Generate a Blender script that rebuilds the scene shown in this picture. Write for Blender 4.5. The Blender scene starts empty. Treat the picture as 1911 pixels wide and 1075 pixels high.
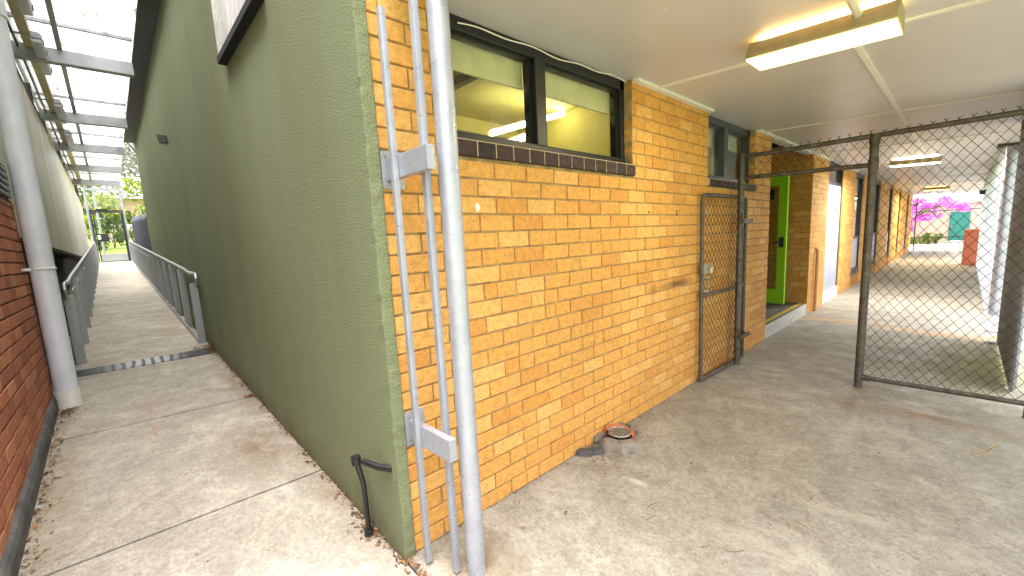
import bpy, bmesh, math, random
from mathutils import Vector, Matrix
rnd = random.Random(7)
R_ = math.radians
SC = bpy.context.scene
COL = SC.collection

# ------------------------------------------------------------------ camera, sky, sun, exposure
cam_d = bpy.data.cameras.new('camera')
cam = bpy.data.objects.new('camera', cam_d); COL.objects.link(cam)
yaw, pitch, roll = 7.27375882e-01, 1.42823088e-01, 5.76357715e-02
fwd = Vector((math.sin(yaw)*math.cos(pitch), math.cos(yaw)*math.cos(pitch), -math.sin(pitch)))
rt0 = Vector((math.cos(yaw), -math.sin(yaw), 0)); dn0 = fwd.cross(rt0)
rt = rt0*math.cos(roll)+dn0*math.sin(roll); dn = -rt0*math.sin(roll)+dn0*math.cos(roll)
M = Matrix((rt, -dn, -fwd)).transposed().to_4x4(); M.translation = Vector((-0.816, -1.630, 1.42))
cam.matrix_world = M
cam_d.sensor_width = 36; cam_d.sensor_fit = 'HORIZONTAL'
cam_d.lens = 36*785.93/1911; cam_d.shift_x = 35.9/1911; cam_d.shift_y = 30.2/1911
cam_d.clip_start = 0.02; cam_d.clip_end = 2000
SC.camera = cam

SUN_EL, SUN_AZ = 80, 250          # degrees; azimuth measured clockwise from +Y
w = bpy.data.worlds.new('World'); SC.world = w; w.use_nodes = True
nt = w.node_tree; bg = nt.nodes['Background']
sky = nt.nodes.new('ShaderNodeTexSky'); sky.sky_type = 'NISHITA'; sky.sun_disc = False
sky.sun_elevation = R_(SUN_EL); sky.sun_rotation = R_(SUN_AZ); sky.dust_density = 4.0; sky.air_density = 1.2; sky.ozone_density = 1.0
hsv = nt.nodes.new('ShaderNodeHueSaturation'); hsv.inputs['Saturation'].default_value = 0.22   # overcast white sky
nt.links.new(sky.outputs[0], hsv.inputs['Color']); nt.links.new(hsv.outputs[0], bg.inputs[0]); bg.inputs[1].default_value = 0.10
sun_d = bpy.data.lights.new('sun', 'SUN'); sun_d.energy = 1.5; sun_d.angle = R_(60); sun_d.color = (1, .975, .94)
sun = bpy.data.objects.new('sun', sun_d); COL.objects.link(sun)
d = Vector((math.sin(R_(SUN_AZ))*math.cos(R_(SUN_EL)), math.cos(R_(SUN_AZ))*math.cos(R_(SUN_EL)), math.sin(R_(SUN_EL))))
sun.rotation_euler = d.to_track_quat('Z', 'Y').to_euler()
SC.view_settings.view_transform = 'Standard'; SC.view_settings.look = 'None'
SC.view_settings.exposure = 2.95; SC.view_settings.gamma = 1
SC.cycles.use_denoising = True
SC.cycles.max_bounces = 10; SC.cycles.diffuse_bounces = 6; SC.cycles.transparent_max_bounces = 24
SC.cycles.sample_clamp_indirect = 6

# ------------------------------------------------------------------ materials
class N:
    """tiny node builder"""
    def __init__(s, name):
        s.m = bpy.data.materials.new(name); s.m.use_nodes = True; s.t = s.m.node_tree
        s.b = s.t.nodes['Principled BSDF']; s.o = s.t.nodes['Material Output']
        s.tc = s.t.nodes.new('ShaderNodeTexCoord').outputs['Object']
    def n(s, typ, **k):
        x = s.t.nodes.new(typ)
        for a, v in k.items(): setattr(x, a, v)
        return x
    def l(s, a, b): s.t.links.new(a, b)
    def noise(s, scale, detail=4, rough=.55, vec=None, stretch=None, dist=0):
        v = vec or s.tc
        if stretch:
            mp = s.n('ShaderNodeMapping'); mp.inputs['Scale'].default_value = stretch; s.l(v, mp.inputs[0]); v = mp.outputs[0]
        x = s.n('ShaderNodeTexNoise'); x.inputs['Scale'].default_value = scale; x.inputs['Detail'].default_value = detail
        x.inputs['Roughness'].default_value = rough; x.inputs['Distortion'].default_value = dist
        s.l(v, x.inputs['Vector']); return x.outputs['Fac']
    def ramp(s, fac, *st):
        x = s.n('ShaderNodeValToRGB'); e = x.color_ramp.elements
        while len(e) < len(st): e.new(.5)
        for el, (p, c) in zip(e, st):
            el.position = p; el.color = (c, c, c, 1) if isinstance(c, (int, float)) else (*c, 1)
        s.l(fac, x.inputs[0]); return x.outputs[0]
    def mix(s, fac, a, b, mode='MIX'):
        x = s.n('ShaderNodeMix', data_type='RGBA', blend_type=mode)
        if isinstance(fac, (int, float)): x.inputs[0].default_value = fac
        else: s.l(fac, x.inputs[0])
        for i, v in ((6, a), (7, b)):
            if isinstance(v, tuple): x.inputs[i].default_value = (*v, 1)
            else: s.l(v, x.inputs[i])
        return x.outputs[2]
    def bump(s, h, strength=.3, dist=.01, prev=None):
        x = s.n('ShaderNodeBump'); x.inputs['Strength'].default_value = strength; x.inputs['Distance'].default_value = dist
        s.l(h, x.inputs['Height'])
        if prev is not None: s.l(prev, x.inputs['Normal'])
        s.l(x.outputs[0], s.b.inputs['Normal']); return x.outputs[0]
    def col(s, c):
        if isinstance(c, tuple): s.b.inputs['Base Color'].default_value = (*c, 1)
        else: s.l(c, s.b.inputs['Base Color'])
    def set(s, rough=None, metal=None, spec=None):
        if rough is not None:
            if isinstance(rough, (int, float)): s.b.inputs['Roughness'].default_value = rough
            else: s.l(rough, s.b.inputs['Roughness'])
        if metal is not None: s.b.inputs['Metallic'].default_value = metal
        if spec is not None: s.b.inputs['Specular IOR Level'].default_value = spec

def plain(name, c, rough=.6, metal=0, var=.25, scale=9, bumps=.08, bscale=60, dark=None):
    k = N(name); f = k.noise(scale, 5)
    dk = dark or tuple(x*(1-var) for x in c)
    k.col(k.mix(k.ramp(f, (.35, 0.), (.68, 1.)), dk, c)); k.set(rough, metal)
    if bumps: k.bump(k.noise(bscale, 3), bumps, .004)
    return k.m

def brick_mat(name, base, lo, hi, speck=(.06, .03, .012), speck_amt=1, grime=None):
    k = N(name)
    g = k.n('ShaderNodeNewGeometry').outputs['Random Per Island']
    c = k.ramp(g, (0., lo), (.14, lo), (.22, base), (.5, tuple(b*.94 for b in base)), (.78, base), (.86, hi), (1., hi))
    c = k.mix(k.ramp(k.noise(26, 4), (.3, 0.), (.75, 1.)), c, tuple(x*.72 for x in base), 'MIX') if False else c
    blot = k.ramp(k.noise(30, 5, .7), (.32, .72), (.6, 1.06))
    c = k.mix(1., c, blot, 'MULTIPLY')
    big = k.ramp(k.noise(.9, 4, .6), (.3, .86), (.65, 1.05))
    c = k.mix(1., c, big, 'MULTIPLY')
    sp = k.ramp(k.noise(125, 3, .6), (.625, 0.), (.665, float(speck_amt)*.85))
    c = k.mix(sp, c, speck)
    if grime:
        for (p, rad, amt) in grime:
            mp = k.n('ShaderNodeMapping'); mp.inputs['Location'].default_value = tuple(-q/r for q, r in zip(p, rad)); mp.inputs['Scale'].default_value = tuple(1/r for r in rad)
            k.l(k.tc, mp.inputs[0]); ln = k.n('ShaderNodeVectorMath', operation='LENGTH'); k.l(mp.outputs[0], ln.inputs[0])
            f = k.ramp(ln.outputs['Value'], (0., amt), (.5, amt*.55), (1., 0.))
            c = k.mix(f, c, (.045, .03, .015))
    k.col(c); k.set(k.ramp(k.noise(40), (.3, .62), (.7, .9)), spec=.35)
    k.bump(k.noise(120, 4, .65), .5, .006, k.bump(k.noise(24, 3), .35, .008))
    return k.m

MT = {}
MT['brick'] = brick_mat('tan_brick', (.69, .345, .085), (.62, .285, .065), (.73, .40, .12),
                        grime=[((2.78, 0, .99), (.36, .3, .045), .85), ((2.35, 0, .98), (.10, .3, .05), .5)])
MT['brick_dark'] = brick_mat('dark_tan_brick', (.48, .21, .05), (.34, .14, .035), (.54, .26, .07), speck_amt=.7)  # darker, more orange copy of the tan brick
MT['red_brick'] = brick_mat('red_brick', (.44, .15, .075), (.33, .11, .06), (.50, .20, .10), speck=(.09, .035, .02))
MT['mortar'] = plain('mortar', (.48, .33, .165), .95, var=.5, scale=14, bumps=.5, bscale=220)
MT['mortar_dark'] = plain('dark_mortar', (.09, .055, .04), .95, var=.4, scale=14, bumps=.5, bscale=220)

def render_mat():
    k = N('green_render')
    c = k.mix(k.ramp(k.noise(1.1, 5, .6, stretch=(1, 1, .35)), (.3, 0.), (.7, 1.)), (.180, .202, .105), (.212, .240, .134))
    st = k.ramp(k.noise(1.5, 5, .6, stretch=(1, 1.3, .16), dist=.3), (.48, 0.), (.8, .4))
    c = k.mix(st, c, (.165, .125, .055))
    c = k.mix(k.ramp(k.noise(120, 3, .6), (.56, 0.), (.70, .38)), c, (.27, .29, .18)); c = k.mix(k.ramp(k.noise(110, 3, .6, vec=None, stretch=(1, 1, 1.1)), (.30, .45), (.44, 0.)), c, (.115, .128, .065))
    sx = k.n('ShaderNodeSeparateXYZ'); k.l(k.tc, sx.inputs[0]); m1 = k.n('ShaderNodeMath', operation='MULTIPLY_ADD'); k.l(sx.outputs[1], m1.inputs[0]); m1.inputs[1].default_value = -.065; k.l(sx.outputs[2], m1.inputs[2])
    f = k.mix(1., k.ramp(m1.outputs[0], (.0, .75), (.22, 0.)), k.ramp(k.noise(4, 6, .75), (.35, .1), (.65, 1.)), 'MULTIPLY'); c = k.mix(f, c, (.10, .075, .04))
    c = k.mix(k.ramp(k.noise(7, 5, .8, stretch=(1, 1.4, .8), dist=1.2), (.70, 0.), (.74, .35)), c, (.21, .22, .15))
    k.col(c); k.set(.82, spec=.3)
    k.bump(k.noise(115, 4, .65), 1., .013, k.bump(k.noise(30, 3), .3, .012)); return k.m
MT['green'] = render_mat()

def concrete_mat(name, a, b, stain=None, moss=False, rust=False):
    k = N(name)
    c = k.mix(k.ramp(k.noise(.9, 6, .62), (.3, 0.), (.68, 1.)), a, b)
    c = k.mix(k.ramp(k.noise(7, 6, .7), (.40, 0.), (.70, .7)), c, tuple(x*.60 for x in a)); c = k.mix(k.ramp(k.noise(22, 5, .75, dist=.8), (.46, 0.), (.66, .38)), c, tuple(x*.66 for x in a)); c = k.mix(k.ramp(k.noise(31, 4, .7, dist=1.), (.56, 0.), (.70, .3)), c, tuple(min(1, x*1.35) for x in b)); c = k.mix(k.ramp(k.noise(48, 4, .8, stretch=(1, .75, 1)), (.44, 0.), (.62, .6)), c, tuple(x*.52 for x in a)); c = k.mix(k.ramp(k.noise(60, 3, .8), (.60, 0.), (.70, .45)), c, tuple(min(1, x*1.45) for x in b))
    c = k.mix(k.ramp(k.noise(3.1, 7, .75, dist=.6), (.5, 0.), (.66, .5)), c, tuple(min(1, x*1.3) for x in b))
    c = k.mix(k.ramp(k.noise(70, 4, .7), (.52, 0.), (.72, .6)), c, tuple(x*.5 for x in a)); c = k.mix(k.ramp(k.noise(95, 2, .5), (.70, 0.), (.73, .8)), c, tuple(x*.22 for x in a))
    if stain: c = k.mix(k.ramp(k.noise(1.6, 5, .6, dist=.4), (.52, 0.), (.75, .6)), c, stain)
    sx = k.n('ShaderNodeSeparateXYZ'); k.l(k.tc, sx.inputs[0])
    def blob(p, r, amt, colr, c):
        mp = k.n('ShaderNodeMapping'); mp.inputs['Location'].default_value = (-p[0]/r[0], -p[1]/r[1], 0); mp.inputs['Scale'].default_value = (1/r[0], 1/r[1], 0)
        k.l(k.tc, mp.inputs[0]); ln = k.n('ShaderNodeVectorMath', operation='LENGTH'); k.l(mp.outputs[0], ln.inputs[0])
        f = k.ramp(ln.outputs['Value'], (.1, amt), (1., 0.))
        f = k.mix(1., f, k.ramp(k.noise(9, 5, .7), (.32, .1), (.62, 1.)), 'MULTIPLY')
        return k.mix(f, c, colr)
    if moss:
        c = blob((5.5, -1.85), (1.5, .42), 1., (.27, .27, .035), c)
        c = blob((3.2, -2.6), (1.4, 1.2), .6, (.16, .16, .08), c)
        c = blob((3.55, -1.55), (.07, .12), 1., (.16, .055, .025), c)
        c = blob((3.5, -1.5), (.16, .9), .75, (.20, .12, .06), c)  # brown line beside the fence: rail shadow and rust painted together
        c = blob((.20, -.30), (.3, .3), .9, (.20, .14, .07), c)
        c = blob((3.93, -1.12), (.10, .09), 1., (.22, .09, .03), c)
        c = blob((1.30, -.44), (.035, .085), .6, (.62, .60, .57), c)
    else:
        c = blob((-.22, 1.6), (.32, .6), 1., (.19, .13, .085), c); c = blob((-.05, .7), (.14, .8), .8, (.20, .14, .09), c); c = blob((-1.25, 1.8), (.16, 2.2), .7, (.24, .19, .12), c); c = blob((-.06, 3.2), (.14, 1.5), .8, (.20, .14, .09), c)
        c = blob((-.70, 3.0), (.10, .4), .35, (.42, .22, .18), c)
    if rust:
        wv = k.n('ShaderNodeMath', operation='SINE'); ad = k.n('ShaderNodeMath', operation='MULTIPLY'); k.l(sx.outputs[1], ad.inputs[0]); ad.inputs[1].default_value = 3.1
        k.l(ad.outputs[0], wv.inputs[0]); m2 = k.n('ShaderNodeMath', operation='MULTIPLY_ADD'); k.l(wv.outputs[0], m2.inputs[0]); m2.inputs[1].default_value = .16; k.l(sx.outputs[0], m2.inputs[2])
        sb = k.n('ShaderNodeMath', operation='SUBTRACT'); k.l(m2.outputs[0], sb.inputs[0]); sb.inputs[1].default_value = 7.0
        ab = k.n('ShaderNodeMath', operation='ABSOLUTE'); k.l(sb.outputs[0], ab.inputs[0])
        f = k.ramp(ab.outputs[0], (.03, .8), (.22, 0.))
        f = k.mix(1., f, k.ramp(k.noise(5, 5, .7), (.3, .15), (.62, 1.)), 'MULTIPLY')
        c = k.mix(f, c, (.50, .29, .10))
    k.col(c); k.set(k.ramp(k.noise(6, 4), (.3, .55), (.7, .85)), spec=.4)
    c2 = k.bump(k.noise(75, 5, .7), .6, .008, k.bump(k.noise(9, 4), .12, .012)); return k.m
MT['path'] = concrete_mat('path_concrete', (.375, .33, .265), (.45, .405, .34))
MT['ramp'] = concrete_mat('ramp_concrete', (.42, .37, .29), (.53, .48, .39), stain=(.30, .22, .13))
MT['slab'] = concrete_mat('corridor_concrete', (.285, .255, .21), (.385, .36, .31), moss=True, rust=True)
MT['kerb'] = plain('kerb_concrete', (.12, .115, .11), .9, var=.6, scale=7, bumps=.6, bscale=90)
MT['rubble'] = plain('broken_concrete', (.29, .25, .21), .95, var=.35, scale=14, bumps=.6, bscale=120)
MT['rubble_dark'] = plain('broken_dark_concrete', (.10, .10, .10), .95, var=.4, scale=14, bumps=.6, bscale=120)

def ceil_mat():
    k = N('painted_soffit')
    c = k.mix(k.ramp(k.noise(.8, 4), (.3, 0.), (.7, 1.)), (.505, .50, .50), (.60, .592, .588))
    c = k.mix(k.ramp(k.noise(5, 5, .7, stretch=(.4, 2, 1)), (.55, 0.), (.8, .35)), c, (.48, .44, .39))
    k.col(c); k.set(.38, spec=.5); k.bump(k.noise(140, 3), .12, .003, k.bump(k.noise(2.2, 2), .05, .03)); return k.m
MT['soffit'] = ceil_mat()
MT['white'] = plain('white_paint', (.80, .78, .74), .5, var=.1)
MT['offwhite'] = plain('weathered_white_paint', (.62, .61, .58), .6, var=.35, scale=14)
def silver():
    k = N('silver_paint')
    c = k.mix(k.ramp(k.noise(6, 6, .7), (.35, 0.), (.65, 1.)), (.31, .325, .38), (.40, .41, .46))
    c = k.mix(k.ramp(k.noise(55, 3, .6), (.72, 0.), (.76, .4)), c, (.24, .23, .23))
    k.col(c); k.set(k.ramp(k.noise(18, 5, .7), (.35, .24), (.65, .55)), .4); k.bump(k.noise(34, 6, .75), .38, .006); return k.m
MT['silver'] = silver()
MT['pvc'] = plain('white_pvc', (.86, .84, .76), .45, var=.12)
MT['pipe_grey'] = plain('grey_painted_pipe', (.76, .78, .87), .35, var=.14, scale=5, bumps=.05)
def galv():
    k = N('galvanised_steel')
    v = k.n('ShaderNodeTexVoronoi'); v.inputs['Scale'].default_value = 60; k.l(k.tc, v.inputs['Vector'])
    c = k.mix(k.ramp(v.outputs['Color'], (0., .25), (1., .75)), (.30, .31, .33), (.52, .53, .56)); k.col(c); k.set(.42, .6)
    k.bump(k.noise(50), .15, .004); return k.m
MT['galv'] = galv()
def oldpipe():
    k = N('weathered_galvanised_tube')
    c = k.mix(k.ramp(k.noise(16, 6, .7), (.35, 0.), (.65, 1.)), (.055, .046, .036), (.135, .12, .105))
    c = k.mix(k.ramp(k.noise(5, 4, .6), (.62, 0.), (.8, .6)), c, (.13, .06, .025)); k.col(c); k.set(.55, .45)
    k.bump(k.noise(60, 5), .3, .003); return k.m
MT['oldpipe'] = oldpipe()
MT['wire'] = plain('weathered_wire', (.035, .028, .021), .6, .4, var=.4, scale=30, bumps=0)
MT['rail'] = plain('brushed_handrail', (.55, .56, .58), .3, .7, var=.15)
MT['black'] = plain('black_frame_paint', (.011, .012, .016), .45, var=.35, scale=16)
MT['blackgate'] = plain('black_gate_paint', (.018, .018, .02), .45, var=.3)
MT['grey_frame'] = plain('grey_window_frame', (.05, .058, .072), .5, var=.3, scale=16)
MT['blackpoly'] = plain('black_pipe_wrap', (.012, .012, .013), .45, var=.4, bumps=.5, bscale=90)
MT['tile'] = brick_mat('dark_sill_brick', (.055, .030, .032), (.035, .022, .026), (.085, .05, .045), speck=(.02, .01, .01), speck_amt=.4)
MT['tile_joint'] = plain('pale_sill_joint', (.55, .42, .28), .9, var=.3, bumps=.3)
MT['fascia'] = plain('slate_fascia_paint', (.085, .082, .098), .55, var=.25)
MT['fascia_edge'] = plain('brown_gutter_edge', (.16, .125, .11), .5, var=.3)
MT['cladding'] = None
def clad():
    k = N('stained_fibro_sheet')
    c = k.mix(k.ramp(k.noise(1.6, 6, .65, stretch=(1, 1.8, .14)), (.35, 0.), (.68, 1.)), (.42, .37, .28), (.68, .65, .58))
    k.col(c); k.set(.5, spec=.5); k.bump(k.noise(30), .1, .004); return k.m
MT['cladding'] = clad()
MT['cream'] = plain('cream_timber', (.52, .44, .30), .6, var=.3, scale=6)
MT['darkgrey'] = plain('dark_timber', (.045, .038, .04), .7, var=.4)
MT['undercroft'] = plain('shaded_block_wall', (.10, .095, .09), .9, var=.4, scale=3, bumps=.4)  # shade of the undercroft put into the dark block colour
MT['steel'] = plain('canopy_steel', (.36, .37, .39), .45, .4, var=.25, scale=4)
MT['lime'] = plain('lime_green_paint', (.32, .76, .02), .4, var=.1, bumps=.03)
MT['lilac'] = plain('pale_blue_door_paint', (.36, .39, .49), .4, var=.1, scale=2)
MT['yellow'] = plain('yellow_line_paint', (.62, .42, .03), .6, var=.35, scale=18)
MT['doormat'] = plain('grey_green_tread', (.12, .115, .075), .85, var=.4, scale=6)
MT['orange'] = plain('orange_board_paint', (.78, .22, .11), .6, var=.12)
MT['pvc_orange'] = plain('orange_clay_pipe', (.60, .15, .025), .5, var=.35, scale=20)
MT['grate'] = plain('steel_grate', (.46, .43, .38), .5, .5, var=.4, scale=30)
MT['void'] = plain('dark_void', (.006, .006, .006), .9, bumps=0)
MT['corr'] = plain('corrugated_steel', (.30, .315, .34), .42, .45, var=.3, scale=2.2, bumps=.05)
MT['corr_dark'] = plain('weathered_corrugated_steel', (.42, .46, .55), .55, .0, var=.3, scale=3, bumps=.08)
MT['teal'] = plain('teal_door_paint', (.012, .17, .13), .5, var=.15)
MT['yel_post'] = plain('yellow_bollard_paint', (.80, .58, .02), .5, var=.1)
MT['paling'] = plain('slate_fence_paint', (.03, .032, .06), .6, var=.35, scale=9)
MT['pinkchalk'] = plain('pink_paint_mark', (.47, .32, .27), .9, var=.4, scale=60)
MT['rubbermark'] = None
def strip():
    k = N('worn_metal_strip')
    wv = k.n('ShaderNodeTexWave', wave_type='BANDS', bands_direction='X'); wv.inputs['Scale'].default_value = 3.6; wv.inputs['Distortion'].default_value = 2.2; wv.inputs['Detail'].default_value = 3
    k.l(k.tc, wv.inputs['Vector'])
    g = k.n('ShaderNodeSeparateXYZ'); k.l(k.tc, g.inputs[0])
    mid = k.ramp(g.outputs[0], (0., 0.), (1., 0.)) if False else None
    mp = k.n('ShaderNodeMapRange'); mp.inputs[1].default_value = -1.2; mp.inputs[2].default_value = -.1; k.l(g.outputs[0], mp.inputs[0])
    cen = k.ramp(mp.outputs[0], (.08, 0.), (.4, 1.), (.62, 1.), (.85, 0.))
    f = k.mix(1., k.ramp(wv.outputs['Fac'], (.15, 0.), (.5, 1.)), cen, 'MULTIPLY')
    k.col(k.mix(f, (.045, .045, .05), (.42, .42, .44))); k.set(.5, .4); k.bump(k.noise(70), .3, .003); return k.m
MT['strip'] = strip()
def leafm(name, c1, c2, rough=.55, trans=.25):
    k = N(name); g = k.n('ShaderNodeNewGeometry').outputs['Random Per Island']
    k.col(k.ramp(g, (0., c1), (1., c2))); k.set(rough, spec=.3)
    tr = k.n('ShaderNodeBsdfTranslucent'); k.l(k.ramp(g, (0., c1), (1., c2)), tr.inputs[0])
    mx = k.n('ShaderNodeMixShader'); mx.inputs[0].default_value = trans
    k.l(k.b.outputs[0], mx.inputs[1]); k.l(tr.outputs[0], mx.inputs[2]); k.l(mx.outputs[0], k.o.inputs[0]); return k.m
MT['leaf'] = leafm('green_foliage', (.05, .10, .015), (.16, .22, .03))
MT['leaf_y'] = leafm('yellow_green_foliage', (.13, .20, .02), (.32, .36, .05))
MT['leaf_grey'] = leafm('grey_gum_foliage', (.12, .13, .10), (.26, .27, .22))
MT['magenta'] = leafm('magenta_bracts', (.70, .10, .64), (.88, .32, .86), trans=.35)
MT['bark'] = plain('bark', (.13, .10, .08), .95, var=.5, bumps=.6, bscale=30)
MT['dryleaf'] = leafm('dry_leaves', (.08, .04, .02), (.34, .18, .08), .8, .1)
MT['twig'] = plain('dry_twig', (.14, .08, .035), .9, var=.5, bumps=0)
MT['twig_pale'] = plain('pale_dry_twig', (.45, .32, .13), .9, var=.4, bumps=0)
def grass_m():
    k = N('lawn'); k.col(k.mix(k.ramp(k.noise(1.3, 6, .7), (.35, 0.), (.7, 1.)), (.12, .20, .02), (.27, .32, .06))); k.set(.9)
    k.bump(k.noise(60, 4), .8, .03); return k.m
MT['lawn'] = grass_m()
MT['earth'] = plain('bare_ground', (.22, .19, .14), .95, var=.4, scale=2, bumps=.5, bscale=30)
MT['courtyard'] = plain('pale_courtyard_paving', (.50, .48, .46), .85, var=.2, scale=2)
MT['cream_wall'] = plain('pale_boarded_wall', (.56, .42, .33), .7, var=.2, scale=2)
MT['house_brick'] = plain('salmon_brick_wall', (.62, .42, .34), .8, var=.2, scale=3)
MT['roof_tile'] = plain('terracotta_roof', (.33, .13, .07), .8, var=.3)
MT['roof_grey'] = plain('grey_roof', (.34, .34, .36), .7, var=.2)
MT['car_white'] = plain('white_car_paint', (.78, .78, .78), .25, var=.05, bumps=0)
MT['car_glass'] = plain('dark_car_glass', (.03, .035, .04), .08, var=.1, bumps=0)
MT['tyre'] = plain('tyre_rubber', (.02, .02, .02), .8)
MT['room_wall'] = plain('yellow_room_paint', (.66, .58, .16), .7, var=.08, scale=2, bumps=.03)
MT['room_ceil'] = plain('cream_room_ceiling', (.70, .63, .22), .7, var=.08, scale=2, bumps=.03)
MT['room_grey'] = plain('grey_room_bulkhead', (.25, .235, .14), .7, var=.15)
MT['room2'] = plain('grey_room_paint', (.52, .50, .44), .7, var=.1)
MT['blind'] = plain('cream_roller_blind', (.66, .62, .42), .8, var=.12)
MT['housing'] = plain('aged_beige_plastic', (.42, .33, .20), .5, var=.2)
MT['conduit'] = plain('painted_conduit', (.68, .62, .50), .5, var=.12)
MT['cable'] = plain('white_cable', (.78, .74, .64), .5, var=.1, bumps=0)
MT['latch'] = plain('galvanised_latch', (.42, .40, .33), .5, .5, var=.4, scale=40)
MT['padlock'] = plain('brass_padlock', (.62, .56, .36), .35, .5, var=.2)
MT['label'] = plain('white_label', (.8, .8, .8), .5, var=.05, bumps=0)

def glass_mat(name='window_glass', dirt=.35, tint=(.92, .95, .88), topz=None):
    k = N(name)
    tr = k.n('ShaderNodeBsdfTransparent'); tr.inputs[0].default_value = (*tint, 1)
    gl = k.n('ShaderNodeBsdfGlossy'); gl.inputs['Roughness'].default_value = .02
    fr = k.n('ShaderNodeFresnel'); gb = k.n('ShaderNodeNewGeometry'); mr = k.n('ShaderNodeMapRange')
    mr.inputs[3].default_value = 1.5; mr.inputs[4].default_value = 1/1.5; k.l(gb.outputs['Backfacing'], mr.inputs[0]); k.l(mr.outputs[0], fr.inputs[0])
    mx = k.n('ShaderNodeMixShader'); k.l(fr.outputs[0], mx.inputs[0]); k.l(tr.outputs[0], mx.inputs[1]); k.l(gl.outputs[0], mx.inputs[2])
    k.b.inputs['Base Color'].default_value = (.55, .53, .45, 1); k.b.inputs['Roughness'].default_value = .8
    f = k.ramp(k.noise(5, 6, .7), (.48, 0.), (.8, dirt))
    sp = k.ramp(k.noise(42, 3, .6, stretch=(1, 1, .45)), (.72, 0.), (.75, .7))
    mm = k.n('ShaderNodeMath', operation='MAXIMUM'); k.l(f, mm.inputs[0]); k.l(sp, mm.inputs[1])
    m2 = k.n('ShaderNodeMixShader'); k.l(mm.outputs[0], m2.inputs[0]); k.l(mx.outputs[0], m2.inputs[1]); k.l(k.b.outputs[0], m2.inputs[2])
    k.l(m2.outputs[0], k.o.inputs[0]); return k.m
MT['glass'] = glass_mat()
MT['glass_clean'] = glass_mat('door_glass', .12, (.86, .88, .80))
def poly_mat():
    k = N('clear_corrugated_sheet')
    tl = k.n('ShaderNodeBsdfTranslucent'); tr = k.n('ShaderNodeBsdfTransparent')
    c = k.mix(k.ramp(k.noise(3.2, 6, .75, stretch=(1.8, .45, 1), dist=.6), (.47, 0.), (.66, 1.)), (.95, .95, .93), (.17, .15, .11))
    k.l(c, tl.inputs[0]); k.l(c, tr.inputs[0])
    mx = k.n('ShaderNodeMixShader'); mx.inputs[0].default_value = .55; k.l(tl.outputs[0], mx.inputs[1]); k.l(tr.outputs[0], mx.inputs[2]); k.l(mx.outputs[0], k.o.inputs[0]); return k.m
MT['poly'] = poly_mat()
def emit(name, c, s, edge=None):
    k = N(name); k.b.inputs['Base Color'].default_value = (*c, 1); k.b.inputs['Emission Color'].default_value = (*c, 1); k.b.inputs['Emission Strength'].default_value = s
    return k.m
MT['tube'] = emit('lit_fluorescent_tube', (1, .90, .62), 9)
MT['halo_glow'] = emit('added_halo_glow', (1, .74, .32), 6)  # emission of the added strip that makes the soffit halo
MT['tube_white'] = emit('lit_white_tube', (1, .95, .85), 8)
MT['tube_room'] = emit('lit_room_tube', (1, .93, .62), 2.6)
def diffm():
    k = N('yellowed_diffuser'); k.b.inputs['Base Color'].default_value = (.75, .62, .25, 1); k.b.inputs['Roughness'].default_value = .3
    k.b.inputs['Emission Color'].default_value = (1, .72, .22, 1); k.b.inputs['Emission Strength'].default_value = .9; return k.m
MT['diffuser'] = diffm()
def pane_old():
    k = N('whitewashed_pane')
    c = k.mix(k.ramp(k.noise(5, 5, .7, stretch=(1, 3, .16)), (.40, 0.), (.62, 1.)), (.30, .27, .25), (.62, .60, .58)); k.col(c); k.set(.35); return k.m
MT['pane_old'] = pane_old()

def screen_mat():
    k = N('pale_translucent_corrugated_sheet')
    c = k.mix(k.ramp(k.noise(1.3, 5, .6, stretch=(1, 1, .3)), (.3, 0.), (.7, 1.)), (.46, .48, .52), (.62, .64, .68)); k.col(c); k.set(.4)
    tl = k.n('ShaderNodeBsdfTranslucent'); k.l(c, tl.inputs[0]); mx = k.n('ShaderNodeMixShader'); mx.inputs[0].default_value = .85
    k.l(k.b.outputs[0], mx.inputs[1]); k.l(tl.outputs[0], mx.inputs[2]); k.l(mx.outputs[0], k.o.inputs[0]); return k.m
MT['screen'] = screen_mat()
MT['tan_pipe'] = plain('tan_pipe_paint', (.62, .36, .17), .6, var=.15)
MT['batten_lens'] = plain('grey_batten_lens', (.50, .52, .57), .35, var=.1)

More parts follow.
